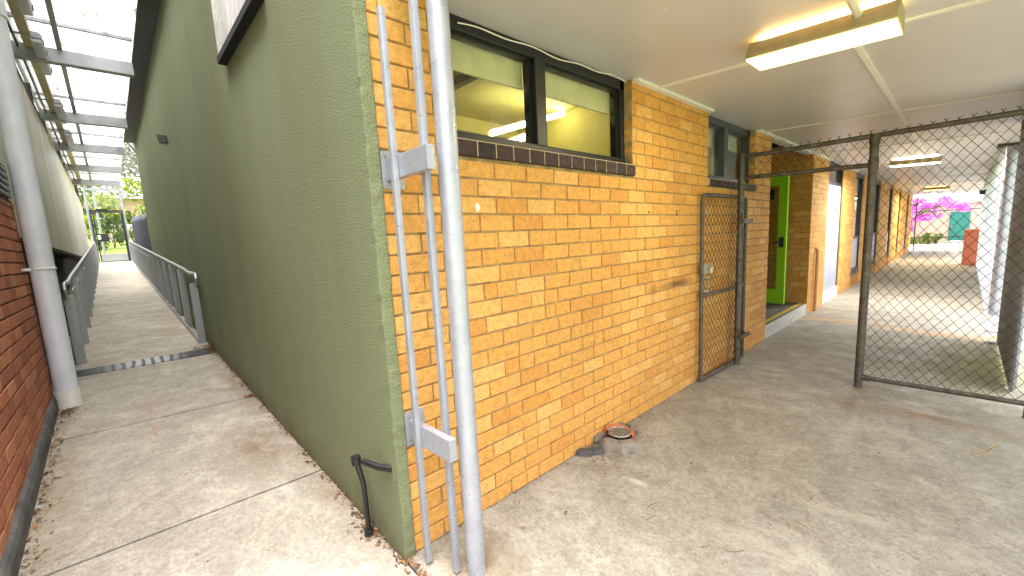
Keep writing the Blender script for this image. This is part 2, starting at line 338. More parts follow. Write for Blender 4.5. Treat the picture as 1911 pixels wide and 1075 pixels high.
# ------------------------------------------------------------------ mesh helpers
class MB:
    def __init__(s): s.v = []; s.f = []
    def quad(s, *p):
        i = len(s.v); s.v += [tuple(q) for q in p]; s.f.append(tuple(range(i, i+len(p))))
    def box(s, a, b, skip=()):
        (x0, y0, z0), (x1, y1, z1) = a, b
        i = len(s.v); s.v += [(x0, y0, z0), (x1, y0, z0), (x1, y1, z0), (x0, y1, z0), (x0, y0, z1), (x1, y0, z1), (x1, y1, z1), (x0, y1, z1)]
        F = {'b': (3, 2, 1, 0), 't': (4, 5, 6, 7), 'f': (0, 1, 5, 4), 'r': (1, 2, 6, 5), 'k': (2, 3, 7, 6), 'l': (3, 0, 4, 7)}
        s.f += [tuple(i+j for j in q) for k, q in F.items() if k not in skip]
    def slope_box(s, x0, x1, y0, y1, zf, th):     # box whose top follows zf(y)
        i = len(s.v); a, b = zf(y0), zf(y1)
        s.v += [(x0, y0, a-th), (x1, y0, a-th), (x1, y1, b-th), (x0, y1, b-th), (x0, y0, a), (x1, y0, a), (x1, y1, b), (x0, y1, b)]
        s.f += [tuple(i+j for j in q) for q in ((3, 2, 1, 0), (4, 5, 6, 7), (0, 1, 5, 4), (1, 2, 6, 5), (2, 3, 7, 6), (3, 0, 4, 7))]
    def tube(s, pts, r, n=10, caps=True):
        pts = [Vector(p) for p in pts]; rs = r if isinstance(r, (list, tuple)) else [r]*len(pts)
        base = len(s.v); up = None
        for i, p in enumerate(pts):
            t = (pts[min(i+1, len(pts)-1)]-pts[max(i-1, 0)]).normalized()
            if up is None: up = Vector((0, 0, 1)) if abs(t.z) < .9 else Vector((1, 0, 0))
            a = t.cross(up)
            if a.length < 1e-4: a = t.cross(Vector((0, 1, 0)))
            a.normalize(); b = a.cross(t).normalized(); up = b
            for k in range(n):
                th = 2*math.pi*k/n; s.v.append(tuple(p+(a*math.cos(th)+b*math.sin(th))*rs[i]))
        for i in range(len(pts)-1):
            for k in range(n):
                k2 = (k+1) % n; q = base+i*n
                s.f.append((q+k, q+k2, q+n+k2, q+n+k))
        if caps:
            s.f.append(tuple(base+k for k in reversed(range(n)))); q = base+(len(pts)-1)*n; s.f.append(tuple(q+k for k in range(n)))
    def prism(s, prof, axis, a, b):      # closed profile in the other two coords, extruded along axis
        i = len(s.v); n = len(prof)
        def P(u, v, w): return {'x': (w, u, v), 'y': (u, w, v), 'z': (u, v, w)}[axis]
        s.v += [P(u, v, a) for u, v in prof]+[P(u, v, b) for u, v in prof]
        for k in range(n): s.f.append((i+k, i+(k+1) % n, i+n+(k+1) % n, i+n+k))
        s.f.append(tuple(i+k for k in range(n))); s.f.append(tuple(i+n+k for k in reversed(range(n))))
    def leaf(s, p, size, asp=.5, nrm=None, fold=.15):
        t = Vector((rnd.gauss(0, 1), rnd.gauss(0, 1), rnd.gauss(0, 1))).normalized()
        nn = nrm or Vector((rnd.gauss(0, 1), rnd.gauss(0, 1), rnd.gauss(0, 1))).normalized()
        u = t.cross(nn)
        if u.length < 1e-3: return
        u.normalize(); vv = nn.cross(u).normalized(); p = Vector(p)
        a, b = size*.5, size*asp*.5
        s.quad(p-u*a, p-u*a*.2+vv*b+nn*fold*b, p+u*a, p-u*a*.2-vv*b+nn*fold*b)
    def build(s, name, mat, parent=None, smooth=False, bevel=0, loc=None):
        me = bpy.data.meshes.new(name); me.from_pydata(s.v, [], s.f); me.validate(); me.update()
        bm = bmesh.new(); bm.from_mesh(me); bmesh.ops.recalc_face_normals(bm, faces=bm.faces) if not getattr(s, 'keep', False) else None
        if bevel: bmesh.ops.bevel(bm, geom=bm.edges[:], offset=bevel, segments=2, affect='EDGES', profile=.6)
        bm.to_mesh(me); bm.free()
        for m in (mat if isinstance(mat, (list, tuple)) else [mat]): me.materials.append(MT[m] if isinstance(m, str) else m)
        if smooth:
            for p in me.polygons: p.use_smooth = True
            try: me.set_sharp_from_angle(angle=R_(38))
            except Exception: pass
        o = bpy.data.objects.new(name, me); COL.objects.link(o)
        if parent:
            o.parent = parent
            if not getattr(s, 'local', False):
                pl = Vector(); q = parent
                while q: pl += q.location; q = q.parent
                me.transform(Matrix.Translation(-pl))
        if loc: o.location = loc
        return o
def tag(o, label, cat, group=None, kind=None):
    if label: o['label'] = label
    if cat: o['category'] = cat
    if group: o['group'] = group
    if kind: o['kind'] = kind
    return o
def thing(name, label, cat, loc=(0, 0, 0), group=None):
    o = bpy.data.objects.new(name, None); COL.objects.link(o); o.location = loc; o.empty_display_size = .1
    return tag(o, label, cat, group)
def nest(o, parent):
    pl = Vector(); q = parent
    while q: pl += q.location; q = q.parent
    o.location = Vector(o.location)-pl; o.parent = parent
def structure(name, mb, mat, label=None, **k):
    o = mb.build(name, mat, **k); o['kind'] = 'structure'
    if label: o['label'] = label
    o['category'] = name.replace('_', ' '); return o
def local(mb): mb.local = True; return mb
def copy_tree(o, loc=None, rotz=None, parent=None):
    c = o.copy(); COL.objects.link(c); c.parent = parent
    if loc is not None: c.location = loc
    if rotz is not None: c.rotation_euler.z = rotz
    for ch in list(o.children): copy_tree(ch, parent=c)
    return c

# ------------------------------------------------------------------ ground heights
KL, KR = .065, .030
zl = lambda y: KL*y
zr = lambda y: KR*y
zc = lambda y: 2.50+.05*y           # the soffit falls outwards
XL = -1.344                          # face of the left building
BC, BL, BH = .0871, .235, .0765      # course height, brick pitch, brick face height

def bricks(mb, x0, x1, z0, z1, holes=(), phase=0., depth=.07, frame=None, jit=.0016, c0=0, gap=.0098):
    """running bond on a plane: frame(u, w, v) -> world, w = outward distance"""
    fr = frame or (lambda u, w_, v: (u, -w_, v))
    n0 = int(math.floor(z0/BC)); n1 = int(math.ceil(z1/BC))
    for c in range(n0, n1):
        a, b = max(z0, c*BC+gap*.5), min(z1, (c+1)*BC-gap*.5)
        if b-a < .008: continue
        for (hx0, hx1, hz0, hz1) in holes: pass
        zones = [(x0, x1)]
        for (hx0, hx1, hz0, hz1) in holes:
            if b > hz0+.002 and a < hz1-.002:
                if a < hz0-.02 and b > hz0: b = min(b, hz0) if False else b
                nz = []
                for (p, q) in zones:
                    if hx1 <= p or hx0 >= q: nz.append((p, q)); continue
                    if hx0 > p: nz.append((p, hx0))
                    if hx1 < q: nz.append((hx1, q))
                zones = nz
        off = phase+(BL/2 if c % 2 else 0)
        for (p, q) in zones:
            k = math.floor((p-off)/BL)
            while off+k*BL < q:
                u0, u1 = off+k*BL+gap*.5, off+(k+1)*BL-gap*.5
                pieces = [(u0, u1)]
                if rnd.random() < .05: m_ = u0+(u1-u0)*rnd.uniform(.35, .65); pieces = [(u0, m_-gap*.3), (m_+gap*.3, u1)]
                for (s0, s1) in pieces:
                    s0, s1 = max(s0, p), min(s1, q)
                    if s1-s0 < .012: continue
                    e = .0028; j = lambda: rnd.uniform(-jit, jit)
                    w_ = rnd.uniform(-.0015, .0015)
                    A = [(s0+j(), a+j()), (s1+j(), a+j()), (s1+j(), b+j()), (s0+j(), b+j())]
                    I = [(A[0][0]+e, A[0][1]+e), (A[1][0]-e, A[1][1]+e), (A[2][0]-e, A[2][1]-e), (A[3][0]+e, A[3][1]-e)]
                    i = len(mb.v)
                    mb.v += [fr(u, w_, v) for u, v in I]+[fr(u, w_-e, v) for u, v in A]+[fr(u, -depth, v) for u, v in A]
                    mb.f += [(i, i+1, i+2, i+3)]
                    for t in range(4):
                        t2 = (t+1) % 4
                        mb.f += [(i+4+t, i+4+t2, i+t2, i+t), (i+8+t, i+8+t2, i+4+t2, i+4+t)]
                k += 1

# ------------------------------------------------------------------ ground and paving
def axis(a, b, *brk):
    s = sorted(set([a, b, *brk])); return s
def gz(x, y):
    h = -.42
    if y > 12.3: h = -.42+min(1., (y-12.3)/11.6)*1.93
    if y > 24.0: h = 1.51+min(y-24.0, 60)*.105
    if y <= 12.3 and x > 26: h = -.42+min(1, (x-26)/1.2)*.36
    if y > 12.3 and x > 26: h = max(h, -.06)
    return h
mb = MB()
xs = axis(-600, 600, -250, -100, -50, -30, -15, -8, -4, -1.4, 0, 2, 8, 16, 26, 27.2, 30, 36, 45, 60, 100, 250)
ys = axis(-600, 600, -250, -100, -50, -25, -12, -6, 0, 6, 12.3, 18, 24, 26, 30, 36, 44, 54, 68, 84, 120, 250)
for yy in ys:
    for xx in xs: mb.v.append((xx, yy, gz(xx, yy)))
nx = len(xs)
for j in range(len(ys)-1):
    for i in range(nx-1): mb.f.append((j*nx+i, j*nx+i+1, (j+1)*nx+i+1, (j+1)*nx+i))
structure('ground', mb, 'lawn', 'lawn and bare ground around the school buildings')

mb = MB()       # the near path slabs, tilted like the ramp
jl = lambda x, y0, sl: y0+sl*(x+.67)
joints = [(-7., 0), (-3.2, 0), (-1.0, -.01), (1.011, -.017), (2.66, -.072), (4.455, -.02)]
for (a, sa), (b, sb_) in zip(joints, joints[1:]):
    g = .0085; xw0, xw1 = (-1.40, -.004) if a > -1.2 else (-3.0, -.004)
    P4 = [(xw0, jl(xw0, a, sa)+g), (xw1, jl(xw1, a, sa)+g), (xw1, jl(xw1, b, sb_)-g), (xw0, jl(xw0, b, sb_)-g)]
    top = [(x, y, zl(y)) for x, y in P4]; e = .004
    e = .0015; i = len(mb.v)
    cx = sum(p[0] for p in P4)/4; cy = sum(p[1] for p in P4)/4
    ins = [(x+e*(1 if x < cx else -1), y+e*(1 if y < cy else -1)) for x, y in P4]
    mb.v += [(x, y, zl(y)) for x, y in ins]+[(x, y, zl(y)-.004) for x, y in P4]+[(x, y, zl(y)-.10) for x, y in P4]
    mb.f.append((i, i+1, i+2, i+3))
    for t in range(4):
        t2 = (t+1) % 4; mb.f += [(i+4+t, i+4+t2, i+t2, i+t), (i+8+t, i+8+t2, i+4+t2, i+4+t)]
structure('path', mb, 'path', 'pale concrete path slabs rising beside the green wall')
mb = MB()
js = [4.745, 5.62, 6.9, 8.2, 9.6, 11.2, 13, 15, 17, 19, 21.5, 24.3]
for a, b in zip(js, js[1:]): mb.slope_box(-1.40 if a < 6 else -1.30, -.004 if a < 12 else .1, a+.004, b-.004, zl, .15)
structure('ramp', mb, 'ramp', 'worn concrete access ramp between the two handrails')
mb = MB(); mb.slope_box(-3.2, -.004, -7.1, 24.2, lambda y: zl(y)-.06, .25)
structure('path_bed', mb, 'void')
mb = MB()       # corridor slab
jx = [.004, 5.63, 8.08, 10.6, 13.2, 16.4, 20, 23.6, 27.2]
def jn(x, y): return x+.03*y
for k, (a, b) in enumerate(zip(jx, jx[1:])):
    g = .007
    i = len(mb.v); y0, y1 = (-6.0 if k < 1 else -2.6), .22
    P4 = [(jn(a, y0)+g if k else a, y0), (jn(b, y0)-g, y0), (jn(b, y1)-g, y1), (jn(a, y1)+g if k else a, y1)]
    mb.v += [(x, y, zr(y)) for x, y in P4]+[(x, y, zr(y)-.15) for x, y in P4]
    mb.f.append((i, i+1, i+2, i+3))
    for t in range(4): mb.f.append((i+t, i+(t+1) % 4, i+4+(t+1) % 4, i+4+t))
structure('pavement', mb, 'slab', 'grey stained concrete floor of the covered walkway')
mb = MB(); mb.slope_box(.004, 27.2, -6, .22, lambda y: zr(y)-.02, .3); structure('pavement_bed', mb, 'earth')
mb = MB(); mb.box((27.2, -14, -.3), (34.5, 12, -.022)); structure('courtyard', mb, 'courtyard', 'bright paved courtyard past the end of the walkway')

# metal strip across the path
mb = MB(); mb.slope_box(-1.30, -.03, 4.462, 4.74, lambda y: zl(y)+.003, .05)
x = -1.27
while x < -.06:
    wd = rnd.uniform(.010, .022); mb.slope_box(x, x+wd, 4.464, 4.738, lambda y: zl(y)+.0055, .004); x += wd+rnd.uniform(.022, .05)
tag(mb.build('metal_strip', 'strip'), 'dark ribbed metal strip worn shiny across the path at the ramp foot', 'metal strip')

# ------------------------------------------------------------------ green rendered building with tan brick front
HB = thing('school_building', 'long school building with olive green rendered end wall and tan brick front', 'building')
H1 = 4.30
def wall_holes(): return []
mb = MB(); LV = 150
prof = [(0, -.014), (.057, -.014), (.057, .20), (.2, .20), (.2, 12.02), (0, 12.02), (0, .035)]
for q in range(LV+1):
    z = -.3+(H1+.3)*q/LV
    for k, (x, y) in enumerate(prof):
        jx, jy = (rnd.gauss(0, .0013), rnd.gauss(0, .0013)) if k < 2 and q not in (0, LV) else (0, 0); mb.v.append((x+jx, y+jy, z))
for q in range(LV):
    for k in range(7): mb.f.append((q*7+k, q*7+(k+1) % 7, (q+1)*7+(k+1) % 7, (q+1)*7+k))
mb.f += [tuple(reversed(range(7))), tuple(LV*7+k for k in range(7))]
o = mb.build('rendered_wall', 'green', HB)
bv = o.modifiers.new('b', 'BEVEL'); bv.width = .007; bv.segments = 3; bv.limit_method = 'ANGLE'; bv.angle_limit = R_(50)
WIN1 = (.462, 2.058, 1.852, 2.60); WIN2 = (3.392, 4.70, 1.845, 2.60)
BW = MB(); BW.keep = False
bricks(BW, .060, 5.285, -.16, 2.56, [WIN1, WIN2], phase=.583-19*0+BL/2)
o = BW.build('brick_wall', 'brick', HB)
BK = MB()     # mortar backing with the window holes
def backing(mb, x0, x1, z0, z1, holes, y=.0085, d=.10):
    xs_ = sorted({x0, x1, *[h for q in holes for h in q[:2]]}); zs_ = sorted({z0, z1, *[min(h, z1) for q in holes for h in q[2:]]})
    for a, b in zip(xs_, xs_[1:]):
        for c, e in zip(zs_, zs_[1:]):
            if any(q[0] <= a and b <= q[1] and q[2] <= c and e <= q[3]+.1 for q in holes): continue
            mb.box((a, y, c), (b, y+d, e))
backing(BK, .058, 5.282, -.2, 2.58, [WIN1, WIN2])
BK.build('mortar_bed', 'mortar', HB)

for (x, z, r_, mt) in ((.570, 1.600, .016, 'white'), (2.285, 1.590, .010, 'void'), (2.755, 1.600, .009, 'void'), (2.757, 1.575, .008, 'void')):
    t = MB(); pf = [(x+r_*rnd.uniform(.6, 1.1)*math.cos(a), z+r_*rnd.uniform(.8, 1.5)*math.sin(a)) for a in [2*math.pi*q/9 for q in range(9)]]
    i = len(t.v); t.v += [(u, -.0028, v) for u, v in pf]+[(u, .004, v) for u, v in pf]; t.f += [tuple(range(8, -1, -1))]+[(q, (q+1) % 9, 9+(q+1) % 9, 9+q) for q in range(9)]
    t.build('paint_splash' if mt == 'white' else 'plug_hole', mt, HB)
def sill(x0, x1, z0, z1, parent, y0=-.022, y1=.07):
    t = MB(); n = int(round((x1-x0)/.121)); p = (x1-x0)/n
    for k in range(n):
        a, b = x0+k*p+.005, x0+(k+1)*p-.005
        t.prism([(y0, z0+.006), (y0+.006, z0), (y1, z0), (y1, z1+.006), (y0+.012, z1), (y0, z1-.012)], 'x', a, b)
    s_ = t.build('sill', 'tile', parent, bevel=.002)
    j = MB(); j.box((x0+.002, y0+.004, z0+.003), (x1-.002, y1, z1-.004)); j.build('sill_joint', 'tile_joint', parent)
    return s_
def window(nm, x0, x1, z0, z1, mull, fm, y=.062, sl=True, label=None, fw=.05, top=.075, curt=None):
    W = thing(nm, label, None, (x0, y, z0)); nest(W, HB)
    f = MB()
    f.box((x0, y, z0), (x0+fw*.55, y+.09, z1)); f.box((x1-fw, y, z0), (x1, y+.09, z1))
    f.box((x0, y, z1-top), (x1, y+.09, z1)); f.box((x0, y-.004, z0), (x1, y+.09, z0+.052))
    for m_, mw in mull: f.box((m_-mw/2, y-.008, z0+.05), (m_+mw/2, y+.088, z1-top+.01))
    f.build('frame', fm, W, bevel=.004)
    edges = [x0+fw*.5]+[q for m_, mw in mull for q in (m_-mw/2, m_+mw/2)]+[x1-fw]
    sash = MB()
    for a, b in zip(edges[::2], edges[1::2]):
        t_ = .011
        sash.box((a, y+.022, z0+.05), (a+t_, y+.06, z1-top)); sash.box((b-t_*1.7, y+.022, z0+.05), (b, y+.06, z1-top))
        sash.box((a, y+.022, z0+.05), (b, y+.06, z0+.05+t_)); sash.box((a, y+.022, z1-top-t_), (b, y+.06, z1-top))
    sash.build('sash', 'black' if fm == 'black' else fm, W)
    for a, b in zip(edges[::2], edges[1::2]):
        g = MB(); g.quad((a, y+.04, z0+.06), (b, y+.04, z0+.06), (b, y+.04, z1-top), (a, y+.04, z1-top)); g.build('pane', 'glass', W)
    return W
W1 = window('window', .464, 2.056, 1.919, 2.515, [(1.147, .088)], 'black', label='wide black framed window with yellow lit room behind')
sill(.455, 2.062, 1.842, 1.922, W1)
W2 = window('window', 3.394, 4.698, 1.905, 2.515, [(3.98, .10)], 'grey_frame', label='grey framed window with pale curtains behind the gate')
sill(3.385, 4.705, 1.838, 1.908, W2)
# roller blinds and rooms behind
for a, b in ((.50, 1.10), (1.21, 2.00)):
    t = MB(); t.box((a, .155, 2.31), (b, .158, 2.46)); t.box((a, .15, 2.295), (b, .163, 2.31)); t.build('roller_blind', 'blind', W1)
rm = MB(); rm.box((.22, .118, .05), (3.30, 4.2, 2.95), skip=('f',))
for (a, b) in ((.22, .46), (2.06, 3.30)): rm.quad((a, .118, .05), (b, .118, .05), (b, .118, 2.95), (a, .118, 2.95))
rm.quad((.46, .118, .05), (2.06, .118, .05), (2.06, .118, 1.85), (.46, .118, 1.85)); rm.quad((.46, .118, 2.50), (2.06, .118, 2.50), (2.06, .118, 2.95), (.46, .118, 2.95))
rm.build('room', 'room_wall', HB)
rm = MB(); rm.box((.25, .14, 2.87), (3.28, 2.3, 2.94)); rm.box((.25, 2.3, 2.52), (3.28, 2.55, 2.94)); rm.build('room_ceiling', 'room_ceil', HB)
rm = MB(); rm.box((.25, 2.24, 2.50), (3.28, 2.30, 2.70)); rm.box((1.62, .9, 2.80), (1.69, 2.2, 2.87)); rm.box((.25, .55, 2.83), (1.66, .60, 2.87)); rm.build('room_bulkhead', 'room_grey', HB)
rm = MB(); rm.box((3.34, .118, .05), (5.15, 3.0, 2.90), skip=('f',))
rm.quad((3.34, .118, .05), (5.15, .118, .05), (5.15, .118, 1.85), (3.34, .118, 1.85)); rm.build('room', 'room2', HB)
ct = MB()
for (a, b) in ((3.42, 3.72), (4.05, 4.35)):
    n = 14
    for k in range(n):
        u0, u1 = a+(b-a)*k/n, a+(b-a)*(k+1)/n; yy = lambda q: .24+.018*math.sin(q*75)
        ct.quad((u0, yy(u0), 1.8), (u1, yy(u1), 1.8), (u1, yy(u1), 2.5), (u0, yy(u0), 2.5))
ct.build('curtain', 'blind', W2)
bl = MB(); bl.box((3.42, .17, 2.26), (3.93, .173, 2.44)); bl.box((4.03, .17, 2.28), (4.64, .173, 2.44)); bl.build('roller_blind', 'offwhite', W2)

# recess with the green door, then the brick piers further along
PIERS = [(7.41, 8.55), (9.86, 11.25), (12.35, 14.1), (15.2, 17.3), (18.2, 20.1), (20.85, 23.2), (24.0, 25.6)]
BP = MB(); BKP = MB()
for a, b in PIERS:
    bricks(BP, a, b, -.15, 2.50, phase=.1, gap=.0095); BKP.box((a+.003, .006, -.2), (b-.003, .22, 2.56))
    bricks(BP, 0.02, .22, -.15, 2.5, frame=lambda u, w_, v, a=a: (a-w_-.001, u, v))
    bricks(BP, 0.02, .22, -.15, 2.5, frame=lambda u, w_, v, b=b: (b+w_+.001, u, v))
o = BP.build('brick_pier', 'brick', HB); BKP.build('mortar_bed', 'mortar', HB)
BR = MB(); bricks(BR, .22, 2.0, -.1, 2.62, frame=lambda u, w_, v: (7.412-w_, u, v), phase=.03)
bricks(BR, 5.29, 7.4, .1, 2.62, frame=lambda u, w_, v: (u, 2.0-w_, v))
BR.build('brick_recess', 'brick', HB)
t = MB(); t.box((7.418, .2, -.2), (7.55, 2.1, 2.7)); t.box((5.2, 2.006, -.2), (7.45, 2.1, 2.7)); t.box((5.19, .10, -.2), (5.278, 2.0, 2.7)); t.build('mortar_bed', 'mortar', HB)
t = MB(); t.box((5.29, .002, -.1), (7.405, .018, .172)); t.build('step_riser', 'offwhite', HB)
t = MB(); t.box((5.29, .018, -.1), (7.41, 2.0, .176)); t.build('step_tread', 'doormat', HB)
t = MB(); t.box((5.30, .045, .177), (7.40, .105, .180)); t.build('step_line', 'yellow', HB)
# white double door, narrow windows
D2 = thing('double_door', 'pale blue grey double door with dark transom between brick piers', None, (8.55, .1, 0)); nest(D2, HB)
t = MB(); t.box((8.56, .024, .20), (9.19, .06, 2.12)); t.box((9.20, .024, .20), (9.80, .06, 2.12)); t.build('door_leaf', 'lilac', D2, bevel=.004)
t = MB(); t.box((8.55, .018, 2.12), (9.86, .12, 2.17)); t.box((8.55, .018, 2.44), (9.86, .12, 2.52)); t.box((9.80, .018, .2), (9.86, .12, 2.5)); t.box((8.548, .018, .2), (8.559, .12, 2.5)); t.build('door_frame', 'black', D2)
t = MB(); t.quad((8.56, .06, 2.17), (9.80, .06, 2.17), (9.80, .06, 2.44), (8.56, .06, 2.44)); t.build('transom', 'glass', D2)
t = MB(); t.box((8.55, .004, -.1), (9.86, .2, .20)); t.build('plinth', 'white', D2)
def tall_window(a, b, z0):
    W = thing('tall_window', None, None, (a, .1, z0)); nest(W, HB)
    t = MB(); t.box((a, .02, z0), (a+.10, .12, 2.48)); t.box((b-.10, .02, z0), (b, .12, 2.48)); t.box((a, .02, 2.40), (b, .12, 2.48)); t.box((a, .02, z0), (b, .12, z0+.06)); t.build('frame', 'black', W)
    t = MB(); t.box((a+.1, .03, 1.06), (b-.1, .10, 1.11)); t.build('transom_bar', 'grey_frame', W)
    t = MB(); t.quad((a+.1, .06, 1.1), (b-.1, .06, 1.1), (b-.1, .06, 2.42), (a+.1, .06, 2.42)); t.build('pane', 'glass', W)
    t = MB(); t.box((a+.1, .045, z0+.06), (b-.1, .09, 1.06)); t.build('lower_panel', 'lilac', W)
    t = MB(); t.box((a, .012, z0-.09), (b, .16, z0)); t.build('window_ledge', 'kerb', W)
    t = MB(); t.box((a, .02, -.1), (b, .2, z0-.09)); t.build('apron', 'brick_dark', W)
for a, b in zip([p[1] for p in PIERS[1:-1]], [p[0] for p in PIERS[2:]]): tall_window(a, b, .34)
rm = MB(); rm.box((8.56, .2, -.1), (25.6, 3.2, 2.7), skip=('f',)); rm.build('room', 'room2', HB)
# downpipe stub, brick coloured
# eave over the green wall
t = MB(); t.box((-.205, -.35, 4.30), (.2, 11.95, 4.52)); t.build('eave', 'fascia', HB)
t = MB(); t.box((-.235, -.37, 4.285), (-.205, 11.97, 4.54)); t.build('gutter', 'fascia_edge', HB)
t = MB(); t.box((.22, .02, 2.72), (26, .3, 4.5)); t.box((.22, 11.9, -.2), (26, 12.0, 4.5)); t.box((25.9, .3, -.2), (26.0, 12, 4.5)); t.box((-.2, -.3, 4.52), (26, 12, 4.62)); t.build('upper_wall', 'brick_dark', HB)
# wall vent
t = MB(); t.v = []
t.prism([(5.80, 3.045), (6.84, 3.275), (6.97, 3.415), (5.90, 3.165)], 'x', -.012, .004); t.build('wall_vent', 'void', HB)
t = MB()
for k in range(3): t.prism([(5.83+.03*k, 3.062+.035*k), (6.85+.03*k, 3.287+.035*k), (6.86+.03*k, 3.297+.035*k), (5.84+.03*k, 3.072+.035*k)], 'x', -.034, -.026)
# hooded old window on the green wall
HW = thing('wall_window', 'old whitewashed window in black sill frame high on the green wall', None, (0, 1.5, 2.8)); nest(HW, HB)
t = MB(); t.box((-.055, 1.0, 2.80), (0, 2.03, 2.845)); t.build('sill', 'void', HW)
t = MB(); t.box((-.045, 1.955, 2.845), (0, 2.02, 3.9)); t.box((-.040, 1.86, 2.845), (0, 1.925, 3.9)); t.box((-.036, 1.925, 2.845), (0, 1.955, 3.9)); t.build('frame', 'offwhite', HW); t = MB(); t.box((-.045, 1.0, 2.845), (0, 1.06, 3.9)); t.build('jamb', 'offwhite', HW)
t = MB(); t.box((-.024, 1.06, 2.845), (0, 1.86, 3.9)); t.build('pane', 'pane_old', HW)

# soffit and its cover strips
mb = MB()
i = 0
def cbox(mb, x0, x1, y0, y1, dz, th):
    j = len(mb.v)
    mb.v += [(x, y, zc(y)+dz) for x, y in ((x0, y0), (x1, y0), (x1, y1), (x0, y1))]+[(x, y, zc(y)+dz+th) for x, y in ((x0, y0), (x1, y0), (x1, y1), (x0, y1))]
    mb.f += [tuple(j+q for q in f_) for f_ in ((3, 2, 1, 0), (4, 5, 6, 7), (0, 1, 5, 4), (1, 2, 6, 5), (2, 3, 7, 6), (3, 0, 4, 7))]
cbox(mb, .13, 26.3, -2.15, .12, 0, .16)
cbox(mb, .13, 4.3, -3.3, -2.15, 0, .16)  # unseen near extension, added to shade the walkway floor
cl = structure('ceiling', mb, 'soffit', 'pale painted soffit sheets over the walkway')
mb = MB()
for x in (2.375, 4.89, 7.4, 9.9, 12.4, 15, 17.6, 20.2, 22.8): cbox(mb, x-.016, x+.016, -2.14, -.01, -.010, .010)
for a, b in ((2.39, 4.875), (4.905, 7.385), (7.415, 9.885), (9.915, 12.385), (12.415, 26)): cbox(mb, a, b, -1.152, -1.12, -.010, .010)
mb.build('cover_strip', 'white', cl)
mb = MB()
for a, b in ((2.06, 3.40), (4.72, 5.30), (5.36, 7.35), (7.43, 8.5), (9.9, 11.2)): mb.box((a, -.045, 2.478), (b, -.003, 2.503))
mb.build('edge_bead', 'white', cl)
mb = MB()
for k in range(26): x = rnd.uniform(.6, 7); y = rnd.uniform(-2, -.1); cbox(mb, x, x+.012, y, y+.012, -.003, .003)
mb.build('fixing', 'white', cl)
mb = MB(); cbox(mb, 4.34, 26.3, -2.19, -2.15, -.12, .30); cbox(mb, .10, 4.34, -3.34, -3.30, -.12, .30); cbox(mb, 4.30, 4.34, -3.30, -2.15, -.12, .30); mb.build('fascia_board', 'fascia', cl)  # also edges the added near extension
# cable tacked over the first window
pts = []
for k in range(40):
    f = k/39; x = .56+f*1.52; pts.append((x, .05-.012*math.sin(f*3), 2.465+.03*f+.006*math.sin(f*23)+.006*math.sin(f*9)))
pts += [(2.10, -.02, 2.485), (2.14, -.055, 2.49)]
mb = MB(); mb.tube(pts, .0035, 6); tag(mb.build('cable', 'cable', smooth=True), 'thin white cable tacked along the top of the black window', 'cable')

# ------------------------------------------------------------------ ceiling lights
def ceiling_light(loc, label, lit, cond=True):
    T = thing('ceiling_light', label, 'light', loc, 'batten lights along the walkway soffit')
    w_, l_ = .13, .31
    m = local(MB())
    for (ya, yb) in ((-l_, l_),):
        m.prism([(-w_*.72, 0), (w_*.72, 0), (w_, -.078), (w_*.96, -.088), (-w_*.96, -.088), (-w_, -.078)], 'y', ya, yb)
    m.build('housing', 'housing', T, bevel=.008, smooth=True)
    m = local(MB())
    m.box((-w_*.93, -l_*.985, -.096), (w_*.93, l_*.985, -.0885)); m.build('diffuser', 'diffuser', T, bevel=.003)
    m = local(MB()); m.box((-w_*.84, -l_*.93, -.101), (w_*.42, l_*.93, -.0965)); m.build('lit_tube', lit, T, bevel=.002)
    m = local(MB()); m.box((-w_*.55, -l_*.86, .016), (w_*.55, l_*.86, .0175)); m.build('halo_strip', 'halo_glow' if lit == 'tube' else lit, T)  # added glowing strip above the housing, throws a halo on the soffit
    if cond:
        m = local(MB()); m.tube([(-.9, -.16, .005), (-.115, -.16, -.012), (-.09, -.16, -.03)], .02, 10); m.build('conduit', 'conduit', T, smooth=True)
    T.rotation_euler = (math.atan(.05), 0, 0); T.location.z -= .022
    return T
def lamp_light(loc, e, sx, sy, c):
    L = bpy.data.lights.new('lamp_glow', 'AREA'); L.shape = 'RECTANGLE'; L.size = sx; L.size_y = sy; L.energy = e; L.color = c
    o = bpy.data.objects.new('lamp_glow', L); COL.objects.link(o); o.location = loc; return o
ceiling_light((2.075, -1.06, zc(-1.06)-.002), 'lit yellowed batten light nearest the black framed window', 'tube')
ceiling_light((9.5, -.985, zc(-.985)-.002), 'bright white lit batten light seen through the chain link fence', 'tube_white', False)
ceiling_light((19.9, -.9, zc(-.9)-.002), 'small brown batten light furthest along the walkway', 'diffuser', False)
lamp_light((2.075, -1.06, 2.335), 5, .2, .55, (1, .86, .55))
lamp_light((19.9, -.9, 2.30), 22, .2, .55, (1, .85, .5))
lamp_light((9.5, -.985, 2.32), 24, .2, .55, (1, .95, .85))
# room tube light
RL = thing('room_light', 'lit fluorescent batten seen through the black framed window', 'light', (2.2, 1.5, 2.60))
m = MB(); m.tube([(2.08, 1.5, 2.475), (3.2, 1.5, 2.825)], .03, 10); m.build('lit_tube', 'tube_room', RL, smooth=True)
m = MB(); m.prism([(1.46, 0), (1.54, 0), (1.54, .02), (1.46, .02)], 'x', 2.05, 3.22); o = m.build('housing', 'white', RL)
for v in o.data.vertices: v.co.z = v.co.z-.0+((v.co.x+2.2)-2.05)*.3125+2.505-2.505-.085
